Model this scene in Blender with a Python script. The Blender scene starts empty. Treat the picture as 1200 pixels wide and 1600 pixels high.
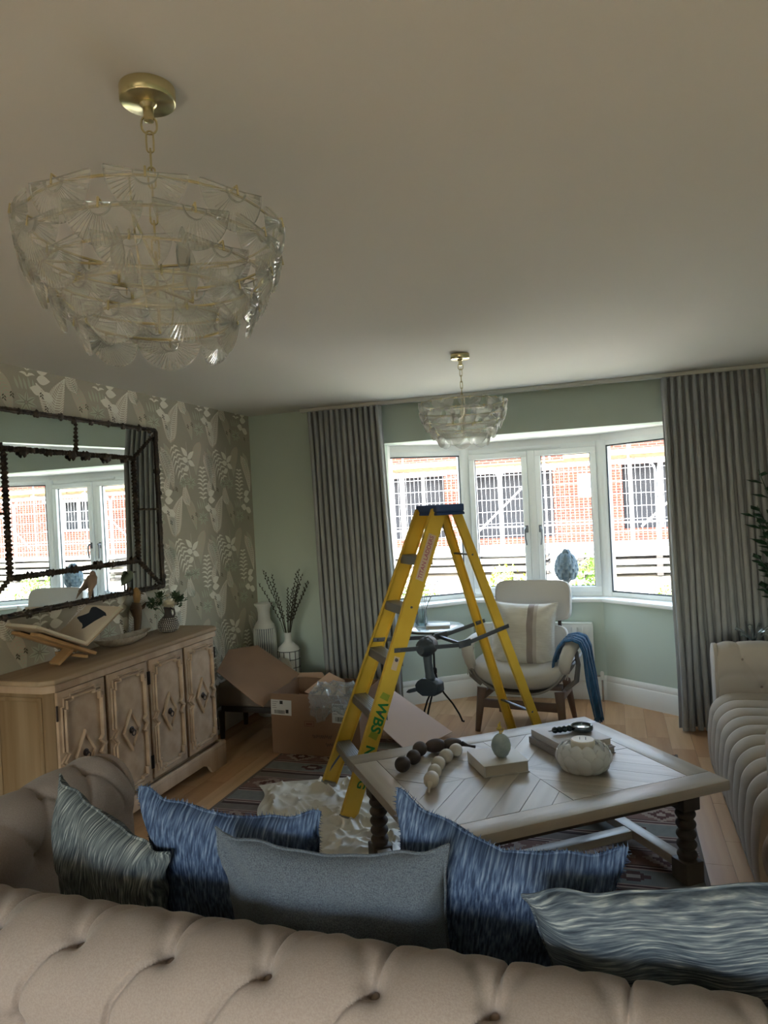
import bpy, bmesh, math, random
import numpy as np
from mathutils import Vector, Matrix, Euler, noise

SC = bpy.context.scene
COL = SC.collection
PI = math.pi
RND = random.Random(7)

# ------------------------------------------------------------------ camera
F_PX, YAW, PITCH, ROLL, CAM_H = 1110.0, 0.311, -0.0072, -0.0503, 1.6
_cf = Vector((-math.sin(YAW) * math.cos(PITCH), math.cos(YAW) * math.cos(PITCH), math.sin(PITCH)))
_cr = Vector((math.cos(YAW), math.sin(YAW), 0))
_cu = _cr.cross(_cf)
CAM_R = _cr * math.cos(ROLL) + _cu * math.sin(ROLL)
CAM_U = -_cr * math.sin(ROLL) + _cu * math.cos(ROLL)
cam_data = bpy.data.cameras.new('camera')
cam_data.sensor_fit = 'HORIZONTAL'
cam_data.sensor_width = 36.0
cam_data.lens = 36.0 * F_PX / 1200.0
cam_data.clip_start = 0.02
cam_data.clip_end = 300
cam = bpy.data.objects.new('camera', cam_data)
cam.matrix_world = Matrix((
    (CAM_R.x, CAM_U.x, -_cf.x, 0), (CAM_R.y, CAM_U.y, -_cf.y, 0),
    (CAM_R.z, CAM_U.z, -_cf.z, CAM_H), (0, 0, 0, 1)))
COL.objects.link(cam)
SC.camera = cam

def at(px, py, axis, val):
    """world point that projects to photo pixel (px,py) and has coordinate[axis]==val"""
    d = _cf + CAM_R * ((px - 600) / F_PX) - CAM_U * ((py - 800) / F_PX)
    o = Vector((0, 0, CAM_H))
    return o + d * ((val - o[axis]) / d[axis])

# ------------------------------------------------------------------ world, sun, exposure
W = bpy.data.worlds.new('world')
SC.world = W
W.use_nodes = True
wn = W.node_tree.nodes
wn.clear()
wo = wn.new('ShaderNodeOutputWorld')
bg = wn.new('ShaderNodeBackground')
sky = wn.new('ShaderNodeTexSky')
sky.sky_type = 'NISHITA'
sky.sun_disc = False
sky.sun_elevation = math.radians(52)
sky.sun_rotation = math.radians(200)
sky.air_density = 1.3
sky.dust_density = 3.0
hs = wn.new('ShaderNodeHueSaturation')
hs.inputs['Saturation'].default_value = 0.75
W.node_tree.links.new(sky.outputs[0], hs.inputs['Color'])
W.node_tree.links.new(hs.outputs[0], bg.inputs[0])
bg.inputs[1].default_value = 0.75
W.node_tree.links.new(bg.outputs[0], wo.inputs[0])

sun_l = bpy.data.lights.new('sun', 'SUN')
sun_l.energy = 2.4
sun_l.angle = math.radians(0.6)
sun_l.color = (1.0, 0.98, 0.94)
sun = bpy.data.objects.new('sun', sun_l)
sun.rotation_euler = Vector((-.5, -.05, 1.1)).to_track_quat('Z', 'Y').to_euler()
COL.objects.link(sun)

def portal(name, loc, rot, sx, sy):
    l = bpy.data.lights.new(name, 'AREA')
    l.shape = 'RECTANGLE'; l.size = sx; l.size_y = sy
    l.cycles.is_portal = True
    o = bpy.data.objects.new(name, l); o.location = loc; o.rotation_euler = rot
    COL.objects.link(o)

portal('sky_portal_front', (-.62, 6.04, 1.42), Euler((-PI / 2, 0, 0)), 1.12, 1.28)
portal('sky_portal_left', (-1.53, 5.80, 1.42), Euler((-PI / 2, 0, math.radians(36))), .74, 1.28)
portal('sky_portal_right', (.29, 5.80, 1.42), Euler((-PI / 2, 0, math.radians(-36))), .74, 1.28)
portal('sky_portal_back', (-.6, -3.18, 1.05), Euler((PI / 2, 0, 0)), 2.3, 2.05)

SC.view_settings.view_transform = 'Standard'
SC.view_settings.look = 'None'
SC.view_settings.gamma = 1
SC.view_settings.exposure = 2.03
SC.view_settings.use_curve_mapping = False
cy = SC.cycles
cy.use_denoising = True
cy.max_bounces = 10
cy.diffuse_bounces = 6
cy.glossy_bounces = 4
cy.transparent_max_bounces = 24
cy.transmission_bounces = 6
cy.caustics_reflective = False
cy.caustics_refractive = False
cy.sample_clamp_indirect = 6.0

# ------------------------------------------------------------------ helpers: materials
def lin(c):
    return tuple(((v / 255) / 12.92 if v / 255 <= .04045 else ((v / 255 + .055) / 1.055) ** 2.4) for v in c) + (1,)

def mat(name, col, rough=.6, metal=0, bump=None, var=None, wave=None, sheen=0, spec=.5, emit=None, trans=0, coat=0):
    """bump=(scale,strength[,(sx,sy,sz)]) ; var=(scale,colour2,(sx,sy,sz)[,lo,hi])"""
    m = bpy.data.materials.new(name); m.use_nodes = True
    nt = m.node_tree; N = nt.nodes; L = nt.links
    p = N['Principled BSDF']
    p.inputs['Base Color'].default_value = lin(col)
    p.inputs['Roughness'].default_value = rough
    p.inputs['Metallic'].default_value = metal
    p.inputs['Specular IOR Level'].default_value = spec
    if sheen: p.inputs['Sheen Weight'].default_value = sheen; p.inputs['Sheen Roughness'].default_value = .5
    if coat: p.inputs['Coat Weight'].default_value = coat
    if trans: p.inputs['Transmission Weight'].default_value = trans
    tc = N.new('ShaderNodeTexCoord')
    def noi(scale, s3, detail=4):
        mp = N.new('ShaderNodeMapping'); mp.inputs['Scale'].default_value = s3
        L.new(tc.outputs['Object'], mp.inputs[0])
        n = N.new('ShaderNodeTexNoise'); n.inputs['Scale'].default_value = scale; n.inputs['Detail'].default_value = detail
        L.new(mp.outputs[0], n.inputs['Vector']); return n
    if var:
        n = noi(var[0], var[2] if len(var) > 2 else (1, 1, 1))
        r = N.new('ShaderNodeValToRGB')
        r.color_ramp.elements[0].position = var[3] if len(var) > 3 else .35
        r.color_ramp.elements[1].position = var[4] if len(var) > 4 else .65
        r.color_ramp.elements[0].color = lin(col); r.color_ramp.elements[1].color = lin(var[1])
        L.new(n.outputs['Fac'], r.inputs[0]); L.new(r.outputs[0], p.inputs['Base Color'])
    if bump:
        n = noi(bump[0], bump[2] if len(bump) > 2 else (1, 1, 1))
        b = N.new('ShaderNodeBump'); b.inputs['Strength'].default_value = bump[1]; b.inputs['Distance'].default_value = .004
        L.new(n.outputs['Fac'], b.inputs['Height']); L.new(b.outputs[0], p.inputs['Normal'])
    if emit:
        p.inputs['Emission Color'].default_value = lin(emit[0]); p.inputs['Emission Strength'].default_value = emit[1]
    return m

def glass_mat(name, tint=(240, 248, 245), gloss=.12, rough=.02, body=0.0, bodycol=(230, 235, 235)):
    """thin clear glass: transparent body, Fresnel reflection, optional milky part"""
    m = bpy.data.materials.new(name); m.use_nodes = True
    nt = m.node_tree; N = nt.nodes; L = nt.links; N.clear()
    out = N.new('ShaderNodeOutputMaterial')
    t = N.new('ShaderNodeBsdfTransparent'); t.inputs[0].default_value = lin(tint)
    g = N.new('ShaderNodeBsdfGlossy'); g.inputs['Roughness'].default_value = rough
    lw = N.new('ShaderNodeLayerWeight'); lw.inputs['Blend'].default_value = gloss
    mx = N.new('ShaderNodeMixShader')
    L.new(lw.outputs['Fresnel'], mx.inputs[0]); L.new(t.outputs[0], mx.inputs[1]); L.new(g.outputs[0], mx.inputs[2])
    last = mx
    if body:
        d = N.new('ShaderNodeBsdfTranslucent'); d.inputs[0].default_value = lin(bodycol)
        d2 = N.new('ShaderNodeBsdfDiffuse'); d2.inputs[0].default_value = lin(bodycol)
        a = N.new('ShaderNodeMixShader'); a.inputs[0].default_value = .5
        L.new(d.outputs[0], a.inputs[1]); L.new(d2.outputs[0], a.inputs[2])
        b = N.new('ShaderNodeMixShader'); b.inputs[0].default_value = body
        L.new(mx.outputs[0], b.inputs[1]); L.new(a.outputs[0], b.inputs[2]); last = b
    L.new(last.outputs[0], out.inputs[0])
    return m

def streak_mat(name, cols, scale, s3, warp=.0, rough=.85, bump=.4, axis_scale2=None):
    """irregular streaked textile: stretched noise through a several-stop ramp"""
    m = bpy.data.materials.new(name); m.use_nodes = True
    nt = m.node_tree; N = nt.nodes; L = nt.links
    p = N['Principled BSDF']; p.inputs['Roughness'].default_value = rough
    p.inputs['Specular IOR Level'].default_value = .25
    tc = N.new('ShaderNodeTexCoord')
    mp = N.new('ShaderNodeMapping'); mp.inputs['Scale'].default_value = s3
    L.new(tc.outputs['Object'], mp.inputs[0])
    n = N.new('ShaderNodeTexNoise'); n.inputs['Scale'].default_value = scale; n.inputs['Detail'].default_value = 3
    n.inputs['Distortion'].default_value = warp
    L.new(mp.outputs[0], n.inputs['Vector'])
    r = N.new('ShaderNodeValToRGB'); e = r.color_ramp.elements
    lo, hi = .3, .7
    while len(e) < len(cols): e.new(.5)
    for i, c in enumerate(cols):
        e[i].position = lo + (hi - lo) * i / (len(cols) - 1); e[i].color = lin(c)
    L.new(n.outputs['Fac'], r.inputs[0]); L.new(r.outputs[0], p.inputs['Base Color'])
    b = N.new('ShaderNodeBump'); b.inputs['Strength'].default_value = bump; b.inputs['Distance'].default_value = .004
    L.new(n.outputs['Fac'], b.inputs['Height']); L.new(b.outputs[0], p.inputs['Normal'])
    return m

# ------------------------------------------------------------------ helpers: geometry
class G:
    """vertex/face collector; everything added ends in ONE mesh object"""
    def __init__(s): s.v = []; s.f = []
    def add(s, vs, fs, M=None):
        o = len(s.v)
        s.v += [tuple(M @ Vector(p)) if M else tuple(p) for p in vs]
        s.f += [tuple(i + o for i in f) for f in fs]
        return s
    def box(s, lo, hi, M=None):
        x0, y0, z0 = lo; x1, y1, z1 = hi
        return s.add([(x0, y0, z0), (x1, y0, z0), (x1, y1, z0), (x0, y1, z0), (x0, y0, z1), (x1, y0, z1), (x1, y1, z1), (x0, y1, z1)],
                     [(0, 3, 2, 1), (4, 5, 6, 7), (0, 1, 5, 4), (1, 2, 6, 5), (2, 3, 7, 6), (3, 0, 4, 7)], M)
    def prism(s, poly, z0, z1, M=None):
        n = len(poly)
        a = sum(poly[i][0] * poly[(i + 1) % n][1] - poly[(i + 1) % n][0] * poly[i][1] for i in range(n))
        if a < 0: poly = poly[::-1]
        vs = [(x, y, z0) for x, y in poly] + [(x, y, z1) for x, y in poly]
        fs = [tuple(range(n))[::-1], tuple(range(n, 2 * n))] + [(i, (i + 1) % n, (i + 1) % n + n, i + n) for i in range(n)]
        return s.add(vs, fs, M)
    def tube(s, pts, r, seg=8, closed=False, M=None, flat=1.0, up=None):
        pts = [Vector(p) for p in pts]; n = len(pts)
        rs = r if hasattr(r, '__len__') else [r] * n
        vs = []; fs = []; prev = None
        for i, p in enumerate(pts):
            if closed: d = pts[(i + 1) % n] - pts[i - 1]
            else: d = pts[min(i + 1, n - 1)] - pts[max(i - 1, 0)]
            d.normalize()
            if prev is None:
                a = Vector(up) if up else (Vector((0, 0, 1)) if abs(d.z) < .9 else Vector((1, 0, 0)))
            else: a = prev
            a = a - d * a.dot(d)
            if a.length < 1e-6: a = d.orthogonal()
            a.normalize(); prev = a
            b = d.cross(a)
            for k in range(seg):
                t = 2 * PI * k / seg
                vs.append(p + (a * math.cos(t) * flat + b * math.sin(t)) * rs[i])
        for i in range(n if closed else n - 1):
            j = (i + 1) % n
            for k in range(seg):
                k2 = (k + 1) % seg
                fs.append((i * seg + k, i * seg + k2, j * seg + k2, j * seg + k))
        if not closed:
            fs.append(tuple(range(seg))[::-1]); fs.append(tuple((n - 1) * seg + k for k in range(seg)))
        return s.add(vs, fs, M)
    def lathe(s, prof, seg=24, M=None, mod=None):
        """prof [(r,z)] bottom to top; ends closed"""
        vs = []; fs = []; n = len(prof)
        for i, (r, z) in enumerate(prof):
            for k in range(seg):
                t = 2 * PI * k / seg
                rr = r * (mod(t, i) if mod else 1)
                vs.append((rr * math.cos(t), rr * math.sin(t), z))
        for i in range(n - 1):
            for k in range(seg):
                k2 = (k + 1) % seg
                fs.append((i * seg + k, i * seg + k2, (i + 1) * seg + k2, (i + 1) * seg + k))
        fs.append(tuple(range(seg))[::-1]); fs.append(tuple((n - 1) * seg + k for k in range(seg)))
        return s.add(vs, fs, M)
    def grid(s, fn, nu, nv, M=None, wu=False, wv=False):
        vs = [fn(i / (nu if wu else nu - 1), j / (nv if wv else nv - 1)) for i in range(nu) for j in range(nv)]
        fs = []
        for i in range(nu if wu else nu - 1):
            for j in range(nv if wv else nv - 1):
                i2 = (i + 1) % nu; j2 = (j + 1) % nv
                fs.append((i * nv + j, i2 * nv + j, i2 * nv + j2, i * nv + j2))
        return s.add(vs, fs, M)
    def sheet(s, fn, nu, nv, th, M=None):
        """closed thin sheet: grid on both sides joined along the rim"""
        P = [[Vector(fn(i / (nu - 1), j / (nv - 1))) for j in range(nv)] for i in range(nu)]
        vs = []
        for side in (0, 1):
            for i in range(nu):
                for j in range(nv):
                    a = P[min(i + 1, nu - 1)][j] - P[max(i - 1, 0)][j]
                    b = P[i][min(j + 1, nv - 1)] - P[i][max(j - 1, 0)]
                    nn = a.cross(b); nn = nn.normalized() if nn.length > 1e-9 else Vector((0, 0, 1))
                    vs.append(P[i][j] + nn * (th / 2 if side == 0 else -th / 2))
        o = nu * nv; fs = []
        for i in range(nu - 1):
            for j in range(nv - 1):
                q = (i * nv + j, (i + 1) * nv + j, (i + 1) * nv + j + 1, i * nv + j + 1)
                fs.append(q); fs.append(tuple(k + o for k in q[::-1]))
        for i in range(nu - 1):
            fs.append((i * nv, i * nv + o, (i + 1) * nv + o, (i + 1) * nv))
            k = nv - 1
            fs.append((i * nv + k, (i + 1) * nv + k, (i + 1) * nv + k + o, i * nv + k + o))
        for j in range(nv - 1):
            fs.append((j, j + 1, j + 1 + o, j + o))
            k = (nu - 1) * nv
            fs.append((k + j, k + j + o, k + j + 1 + o, k + j + 1))
        return s.add(vs, fs, M)
    def strip(s, pts, w, z0, z1, closed=False, M=None):
        """mitred moulding: polyline in the xy plane, width w, from z0 to z1"""
        P = [Vector((p[0], p[1])) for p in pts]; n = len(P); A = []; B = []
        for i in range(n):
            d0 = (P[i] - P[i - 1]) if (closed or i > 0) else (P[1] - P[0])
            d1 = (P[(i + 1) % n] - P[i]) if (closed or i < n - 1) else (P[n - 1] - P[n - 2])
            d0 = d0.normalized(); d1 = d1.normalized()
            n0 = Vector((-d0.y, d0.x)); n1 = Vector((-d1.y, d1.x))
            m = (n0 + n1); m = m.normalized() if m.length > 1e-6 else n0
            k = w / 2 / max(.35, m.dot(n0))
            A.append(P[i] + m * k); B.append(P[i] - m * k)
        vs = []
        for i in range(n):
            mid = .25
            a2 = A[i].lerp(B[i], mid); b2 = B[i].lerp(A[i], mid)
            vs += [(A[i].x, A[i].y, z0), (A[i].x, A[i].y, z0 + (z1 - z0) * .6), (a2.x, a2.y, z1), (b2.x, b2.y, z1), (B[i].x, B[i].y, z0 + (z1 - z0) * .6), (B[i].x, B[i].y, z0)]
        fs = []
        for i in range(n if closed else n - 1):
            j = (i + 1) % n
            for k in range(6):
                k2 = (k + 1) % 6
                fs.append((i * 6 + k, j * 6 + k, j * 6 + k2, i * 6 + k2))
        if not closed:
            fs.append(tuple(range(6))); fs.append(tuple((n - 1) * 6 + k for k in range(6))[::-1])
        return s.add(vs, fs, M)
    def mesh(s, name, m, angle=38, bevel=0, bseg=2, flat=False):
        me = bpy.data.meshes.new(name)
        me.from_pydata(s.v, [], s.f)
        if bevel:
            bm = bmesh.new(); bm.from_mesh(me)
            bmesh.ops.bevel(bm, geom=bm.edges[:], offset=bevel, segments=bseg, affect='EDGES', profile=.5, clamp_overlap=True)
            bm.to_mesh(me); bm.free()
        me.validate()
        bm = bmesh.new(); bm.from_mesh(me)
        bmesh.ops.recalc_face_normals(bm, faces=bm.faces[:]); bm.to_mesh(me); bm.free()
        if not flat:
            me.polygons.foreach_set('use_smooth', [True] * len(me.polygons))
            me.set_sharp_from_angle(angle=math.radians(angle))
        if m: me.materials.append(m)
        return me
    def obj(s, name, m, parent=None, **k):
        M = k.pop('M', None)
        o = bpy.data.objects.new(name, s.mesh(name, m, **k)); COL.objects.link(o)
        if parent: o.parent = parent
        if M is not None: o.matrix_basis = M
        return o

def tag(o, label=None, cat=None, group=None, kind=None):
    if label: o['label'] = label
    if cat: o['category'] = cat
    if group: o['group'] = group
    if kind: o['kind'] = kind
    return o

def thing(name, label, cat, loc=(0, 0, 0), rz=0, group=None, rot=None):
    o = bpy.data.objects.new(name, None); COL.objects.link(o)
    o.empty_display_size = .1
    o.location = loc; o.rotation_euler = rot if rot else (0, 0, rz)
    return tag(o, label, cat, group)

def struct(o): o['kind'] = 'structure'; return o
def stuff(o): o['kind'] = 'stuff'; return o
def dup(o, parent=None, M=None):
    c = o.copy(); COL.objects.link(c)
    if parent: c.parent = parent
    if M is not None: c.matrix_basis = M
    return c
def copy_thing(r, loc, rz, label=None):
    c = r.copy(); COL.objects.link(c); c.location = loc; c.rotation_euler = (0, 0, rz)
    if label: c['label'] = label
    for ch in [o for o in r.children]:
        d = dup(ch, c)
        for g in ch.children: dup(g, d)
    return c
def T(x, y, z): return Matrix.Translation((x, y, z))
def R(a, ax): return Matrix.Rotation(a, 4, ax)
def frame_M(o, x, y, z):
    x, y, z = Vector(x), Vector(y), Vector(z)
    return Matrix(((x.x, y.x, z.x, o[0]), (x.y, y.y, z.y, o[1]), (x.z, y.z, z.z, o[2]), (0, 0, 0, 1)))
def bx(name, lo, hi, m, parent=None, bevel=0.003, **k):
    return G().box(lo, hi).obj(name, m, parent, bevel=bevel, **k)
def text_obj(name, s, size, m, parent, M, extrude=.0006, offset=0, shear=0):
    cu = bpy.data.curves.new(name, 'FONT'); cu.body = s; cu.size = size; cu.extrude = extrude
    cu.offset = offset; cu.shear = shear; cu.align_x = 'CENTER'; cu.align_y = 'CENTER'
    cu.resolution_u = 3
    tmp = bpy.data.objects.new(name + '_tmp', cu)
    me = bpy.data.meshes.new_from_object(tmp)
    bpy.data.objects.remove(tmp); bpy.data.curves.remove(cu)
    me.name = name
    me.materials.clear(); me.materials.append(m)
    o = bpy.data.objects.new(name, me); COL.objects.link(o)
    if parent: o.parent = parent
    o.matrix_basis = M
    return o
def smooth(x): x = max(0, min(1, x)); return x * x * (3 - 2 * x)

# ------------------------------------------------------------------ materials of the room
M_ceil = mat('ceiling_paint', (226, 224, 218), .9, bump=(160, .05))
M_sage = mat('sage_wall_paint', (188, 202, 193), .85, bump=(180, .05))
M_wp = mat('wallpaper_ground', (172, 167, 150), .8, var=(3, (180, 172, 156)))
M_wp_pink = mat('wallpaper_beige_ink', (202, 188, 171), .8)
M_wp_white = mat('wallpaper_pale_ink', (244, 240, 228), .75)
M_wp_green = mat('wallpaper_grey_green_ink', (192, 196, 176), .8)
M_wp_dark = mat('wallpaper_dark_ink', (104, 98, 84), .8)
M_gloss = mat('white_gloss_wood', (236, 238, 236), .35)
M_upvc = mat('white_window_plastic', (236, 240, 240), .3)
M_gasket = mat('grey_glazing_seal', (70, 76, 84), .6)
M_glass = glass_mat('window_glass', (250, 252, 250), .06, .0)
M_chrome = mat('satin_chrome', (190, 192, 196), .25, 1)
M_grey_handle = mat('grey_handle_metal', (120, 124, 130), .35, .8)

# ------------------------------------------------------------------ room shell
XL, XR, YB, YF, H = -2.82, 1.55, -3.0, 5.25, 2.4
YI = 5.42                                   # outer side of the far wall where the bay begins
BAY = [(-1.69, YI), (-1.14, 5.82), (-.10, 5.82), (.45, YI)]
HEAD = 2.09; SILL = .80

fl = G().prism([(XL, YB), (XR, YB), (XR, YI), (.45, YI), (-.10, 5.84), (-1.14, 5.84), (-1.69, YI), (XL, YI)], -.12, -.018)
floor = struct(fl.obj('floor', mat('sub_floor', (120, 90, 62), .8)))

OAK = [mat('oak_plank', c, .38, bump=(30, .12, (1, .12, 1)), var=(14, c2, (1, .06, 1))) for c, c2 in
       [((186, 146, 106), (168, 126, 88)), ((200, 162, 122), (180, 140, 100)), ((172, 130, 92), (190, 148, 108)), ((206, 170, 132), (188, 150, 112))]]
def in_floor(x, y):
    if y < YI: return True
    return -1.69 + (y - YI) * 1.375 - .02 < x < .45 - (y - YI) * 1.375 + .02 and y < 5.84
PL_W = .135
row = 0; x = XL
while x < XR - .01:
    x1 = min(x + PL_W, XR)
    y = 1.9 - RND.random() * .5
    ymax = 5.84
    while y < ymax:
        L_ = RND.choice([.42, .55, .68, .9])
        y1 = min(y + L_, ymax)
        yy0, yy1 = y, y1
        cx = (x + x1) / 2
        # boards in the bay end at the splayed walls
        lim = YI
        if -1.69 < cx < .45: lim = min(5.84, YI + min((cx + 1.69), (.45 - cx)) / 1.375)
        if yy0 < lim - .03:
            yy1 = min(yy1, lim + .02)
            g = G().box((x + .0006, yy0 + .0006, -.018), (x1 - .0006, yy1 - .0006, RND.uniform(-.0006, .0)))
            p = g.obj('plank', RND.choice(OAK), floor)
        y = y1
    x = x1; row += 1
# boards behind the camera are one dull field
stuff(G().box((XL, YB, -.018), (XR, 1.45, -.001)).obj('plank_field', mat('greyed_oak_field', (168, 144, 120), .6), floor))

ceiling = struct(G().prism([(XL - .15, YB - .15), (XR + .15, YB - .15), (XR + .15, YI), (XL - .15, YI)], H, H + .2).obj('ceiling', M_ceil))
bay_ceiling = struct(G().prism([(-1.9, YF + .004), (.66, YF + .004), (.66, 5.7), (.0, 6.12), (-1.24, 6.12), (-1.9, 5.7)], HEAD + .001, HEAD + .12).obj('ceiling_bay', M_gloss))
wall_left = struct(G().box((XL - .15, YB - .15, 0), (XL, YI, H)).obj('wall_left', M_wp))
wall_right = struct(G().box((XR, YB - .15, 0), (XR + .15, YI, H)).obj('wall_right', M_sage))
wf = struct(G().box((XL, YF, 0), (-1.69, YI, H)).obj('wall_far_left', M_sage))
wf2 = struct(G().box((.45, YF, 0), (XR, YI, H)).obj('wall_far_right', M_sage))
wf3 = struct(G().box((-1.69, YF, HEAD), (.45, YI, H)).obj('wall_far_head', M_sage))
# back wall; unseen patio doors added to let light into the near half
wb = struct(G().box((XL, YB - .15, 0), (-1.75, YB, H)).obj('wall_back_left', M_sage))
wb2 = struct(G().box((.55, YB - .15, 0), (XR, YB, H)).obj('wall_back_right', M_sage))
wb3 = struct(G().box((-1.75, YB - .15, 2.1), (.55, YB, H)).obj('wall_back_head', M_sage))
pd = thing('door_added_1', None, None, (0, 0, 0)); pd['kind'] = 'structure'
for i in range(3):
    xx = -1.75 + i * 1.15
    bx('door_added_post', (max(xx - .05, -1.75), YB - .1, 0), (min(xx + .05, .55), YB - .03, 2.1), M_upvc, pd)
for i in range(2):
    xx = -1.70 + i * 1.15
    bx('door_added_rail', (xx, YB - .1, 0), (xx + 1.05, YB - .03, .1), M_upvc, pd)
    bx('door_added_rail', (xx, YB - .1, 2.0), (xx + 1.05, YB - .03, 2.1), M_upvc, pd)
    G().box((xx, YB - .07, .1), (xx + 1.05, YB - .06, 2.0)).obj('pane', M_glass, pd)

# bay dwarf walls (inner face on BAY, outer face further out), sill boards, skirting
def seg_frame(a, b):
    a = Vector((a[0], a[1], 0)); b = Vector((b[0], b[1], 0)); d = (b - a); L_ = d.length; d.normalize()
    n = Vector((-d.y, d.x, 0))            # points outwards (towards +Y) when a is left of b
    return a, b, d, n, L_
def off_poly(o):
    """BAY polyline moved outwards by o"""
    P = [Vector(p) for p in BAY]; res = []
    for i in range(4):
        ns = []
        if i > 0: d = (P[i] - P[i - 1]).normalized(); ns.append(Vector((-d.y, d.x)))
        if i < 3: d = (P[i + 1] - P[i]).normalized(); ns.append(Vector((-d.y, d.x)))
        m = sum(ns, Vector((0, 0))).normalized()
        res.append(P[i] + m * (o / m.dot(ns[0])))
    return [(p.x, p.y) for p in res]
IN, OUT = off_poly(0), off_poly(.26)
for i, nm in enumerate(('left', 'front', 'right')):
    struct(G().prism([IN[i], IN[i + 1], OUT[i + 1], OUT[i]], 0, SILL - .03).obj('wall_bay_' + nm, M_sage))
    struct(G().prism([off_poly(.10)[i], off_poly(.10)[i + 1], OUT[i + 1], OUT[i]], 2.04, HEAD + .02).obj('trim_bay_head_' + nm, M_gloss))
A = off_poly(-.035); B = off_poly(.2)
sill = G().prism([(-1.76, YF - .03), (-1.69, YF - .03), (A[0][0] + .05, YI - .06), A[1], A[2], (A[3][0] - .05, YI - .06), (.45, YF - .03), (.52, YF - .03), (.52, YF - .002), (.452, YF - .002), B[3], B[2], B[1], B[0], (-1.692, YF - .002), (-1.76, YF - .002)][:], SILL - .03, SILL)
sill = struct(sill.obj('trim_window_sill', M_gloss, bevel=.006))

def skirting(name, a, b, hh=.19):
    a, b, d, n, L_ = seg_frame(a, b)
    prof = [(0, 0), (-.02, 0), (-.02, hh - .055), (-.013, hh - .045), (-.016, hh - .035), (-.010, hh - .012), (-.004, hh), (0, hh)]
    vs = []; k = len(prof)
    for t in (0, L_):
        for o, z in prof: vs.append(a + d * t + n * o + Vector((0, 0, z)))
    fs = [tuple(range(k)), tuple(range(k, 2 * k))[::-1]] + [(i, (i + 1) % k, (i + 1) % k + k, i + k) for i in range(k)]
    return struct(G().add(vs, fs).obj(name, M_gloss))
skirting('baseboard_far_left', (XL, YF - .001), (-1.69, YF - .001))
skirting('baseboard_far_right', (.45, YF - .001), (XR, YF - .001))
for i, nm in enumerate(('left', 'front', 'right')):
    skirting('baseboard_bay_' + nm, BAY[i], BAY[i + 1])
def sk_box(name, lo, hi): return struct(bx(name, lo, hi, M_gloss, bevel=.005))
sk_box('baseboard_left', (XL, YB, 0), (XL + .018, YF, .19))
sk_box('baseboard_right', (XR - .018, YB, 0), (XR, YF, .19))

# windows of the bay
WP = off_poly(.135)
def seg_window(name, i, kind_):
    a, b, d, n, L_ = seg_frame(WP[i], WP[i + 1])
    root = bpy.data.objects.new(name, None); COL.objects.link(root); root['kind'] = 'structure'
    root.matrix_basis = frame_M(a, d, n, (0, 0, 1))
    z0, z1 = SILL, 2.045
    fw = .05; dy0, dy1 = -.03, .04
    def bar(nm, x0, x1, za, zb, m=M_upvc, ya=dy0, yb=dy1, bev=.004): return bx(nm, (x0, ya, za), (x1, yb, zb), m, root, bevel=bev)
    bar('window_frame', .0, L_, z0, z0 + .035); bar('window_frame', 0, L_, z1 - .045, z1)
    bar('window_frame', 0, fw, z0 + .035, z1 - .045); bar('window_frame', L_ - fw, L_, z0 + .035, z1 - .045)
    if kind_ == 'casement':
        mid = L_ / 2
        bar('mullion', mid - .03, mid + .03, z0 + .035, z1 - .045)
        for s in (0, 1):
            x0, x1 = (fw, mid - .03) if s == 0 else (mid + .03, L_ - fw)
            x0 += .002; x1 -= .002; a0, a1 = z0 + .037, z1 - .047
            sw = .045; ya, yb = -.052, .03
            o = bar('sash', x0, x1, a0, a0 + sw, ya=ya, yb=yb); bar('sash', x0, x1, a1 - sw, a1, ya=ya, yb=yb)
            bar('sash', x0, x0 + sw, a0 + sw, a1 - sw, ya=ya, yb=yb); st = bar('sash', x1 - sw, x1, a0 + sw, a1 - sw, ya=ya, yb=yb)
            xi0, xi1, zi0, zi1 = x0 + sw, x1 - sw, a0 + sw, a1 - sw
            G().strip([(xi0 + .003, zi0 + .003), (xi1 - .003, zi0 + .003), (xi1 - .003, zi1 - .003), (xi0 + .003, zi1 - .003)], .006, -.001, .006, closed=True, M=T(0, -.012, 0) @ R(PI / 2, 'X')).obj('glazing_seal', M_gasket, root)
            G().box((xi0, .0, zi0), (xi1, .006, zi1)).obj('pane', M_glass, root)
            hx = (x1 - sw * .5) if s == 0 else (x0 + sw * .5)
            hz = 1.36; kx = -1 if s == 0 else 1
            h = bx('window_handle', (hx - .012, ya - .012, hz - .03), (hx + .012, ya + .001, hz + .03), M_grey_handle, root, bevel=.004)
            G().tube([(hx, ya - .008, hz + .01), (hx, ya - .035, hz + .012), (hx + kx * .012, ya - .04, hz - .01), (hx + kx * .012, ya - .04, hz - .07), (hx + kx * .004, ya - .036, hz - .13)], [.009, .009, .008, .007, .008], 8).obj('handle_lever', M_grey_handle, h)
        bx('trickle_vent', (mid - .25, -.045, z1 - .033), (mid + .25, -.028, z1 - .012), M_upvc, root, bevel=.004)
    else:
        xi0, xi1, zi0, zi1 = fw + .004, L_ - fw - .004, z0 + .04, z1 - .05
        G().strip([(xi0, zi0), (xi1, zi0), (xi1, zi1), (xi0, zi1)], .012, -.001, .010, closed=True, M=T(0, -.018, 0) @ R(PI / 2, 'X')).obj('glazing_seal', M_gasket, root)
        G().box((fw, .0, z0 + .035), (L_ - fw, .006, z1 - .045)).obj('pane', M_glass, root)
    return root
seg_window('window_1', 0, 'fixed'); seg_window('window_2', 1, 'casement'); seg_window('window_3', 2, 'fixed')
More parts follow.
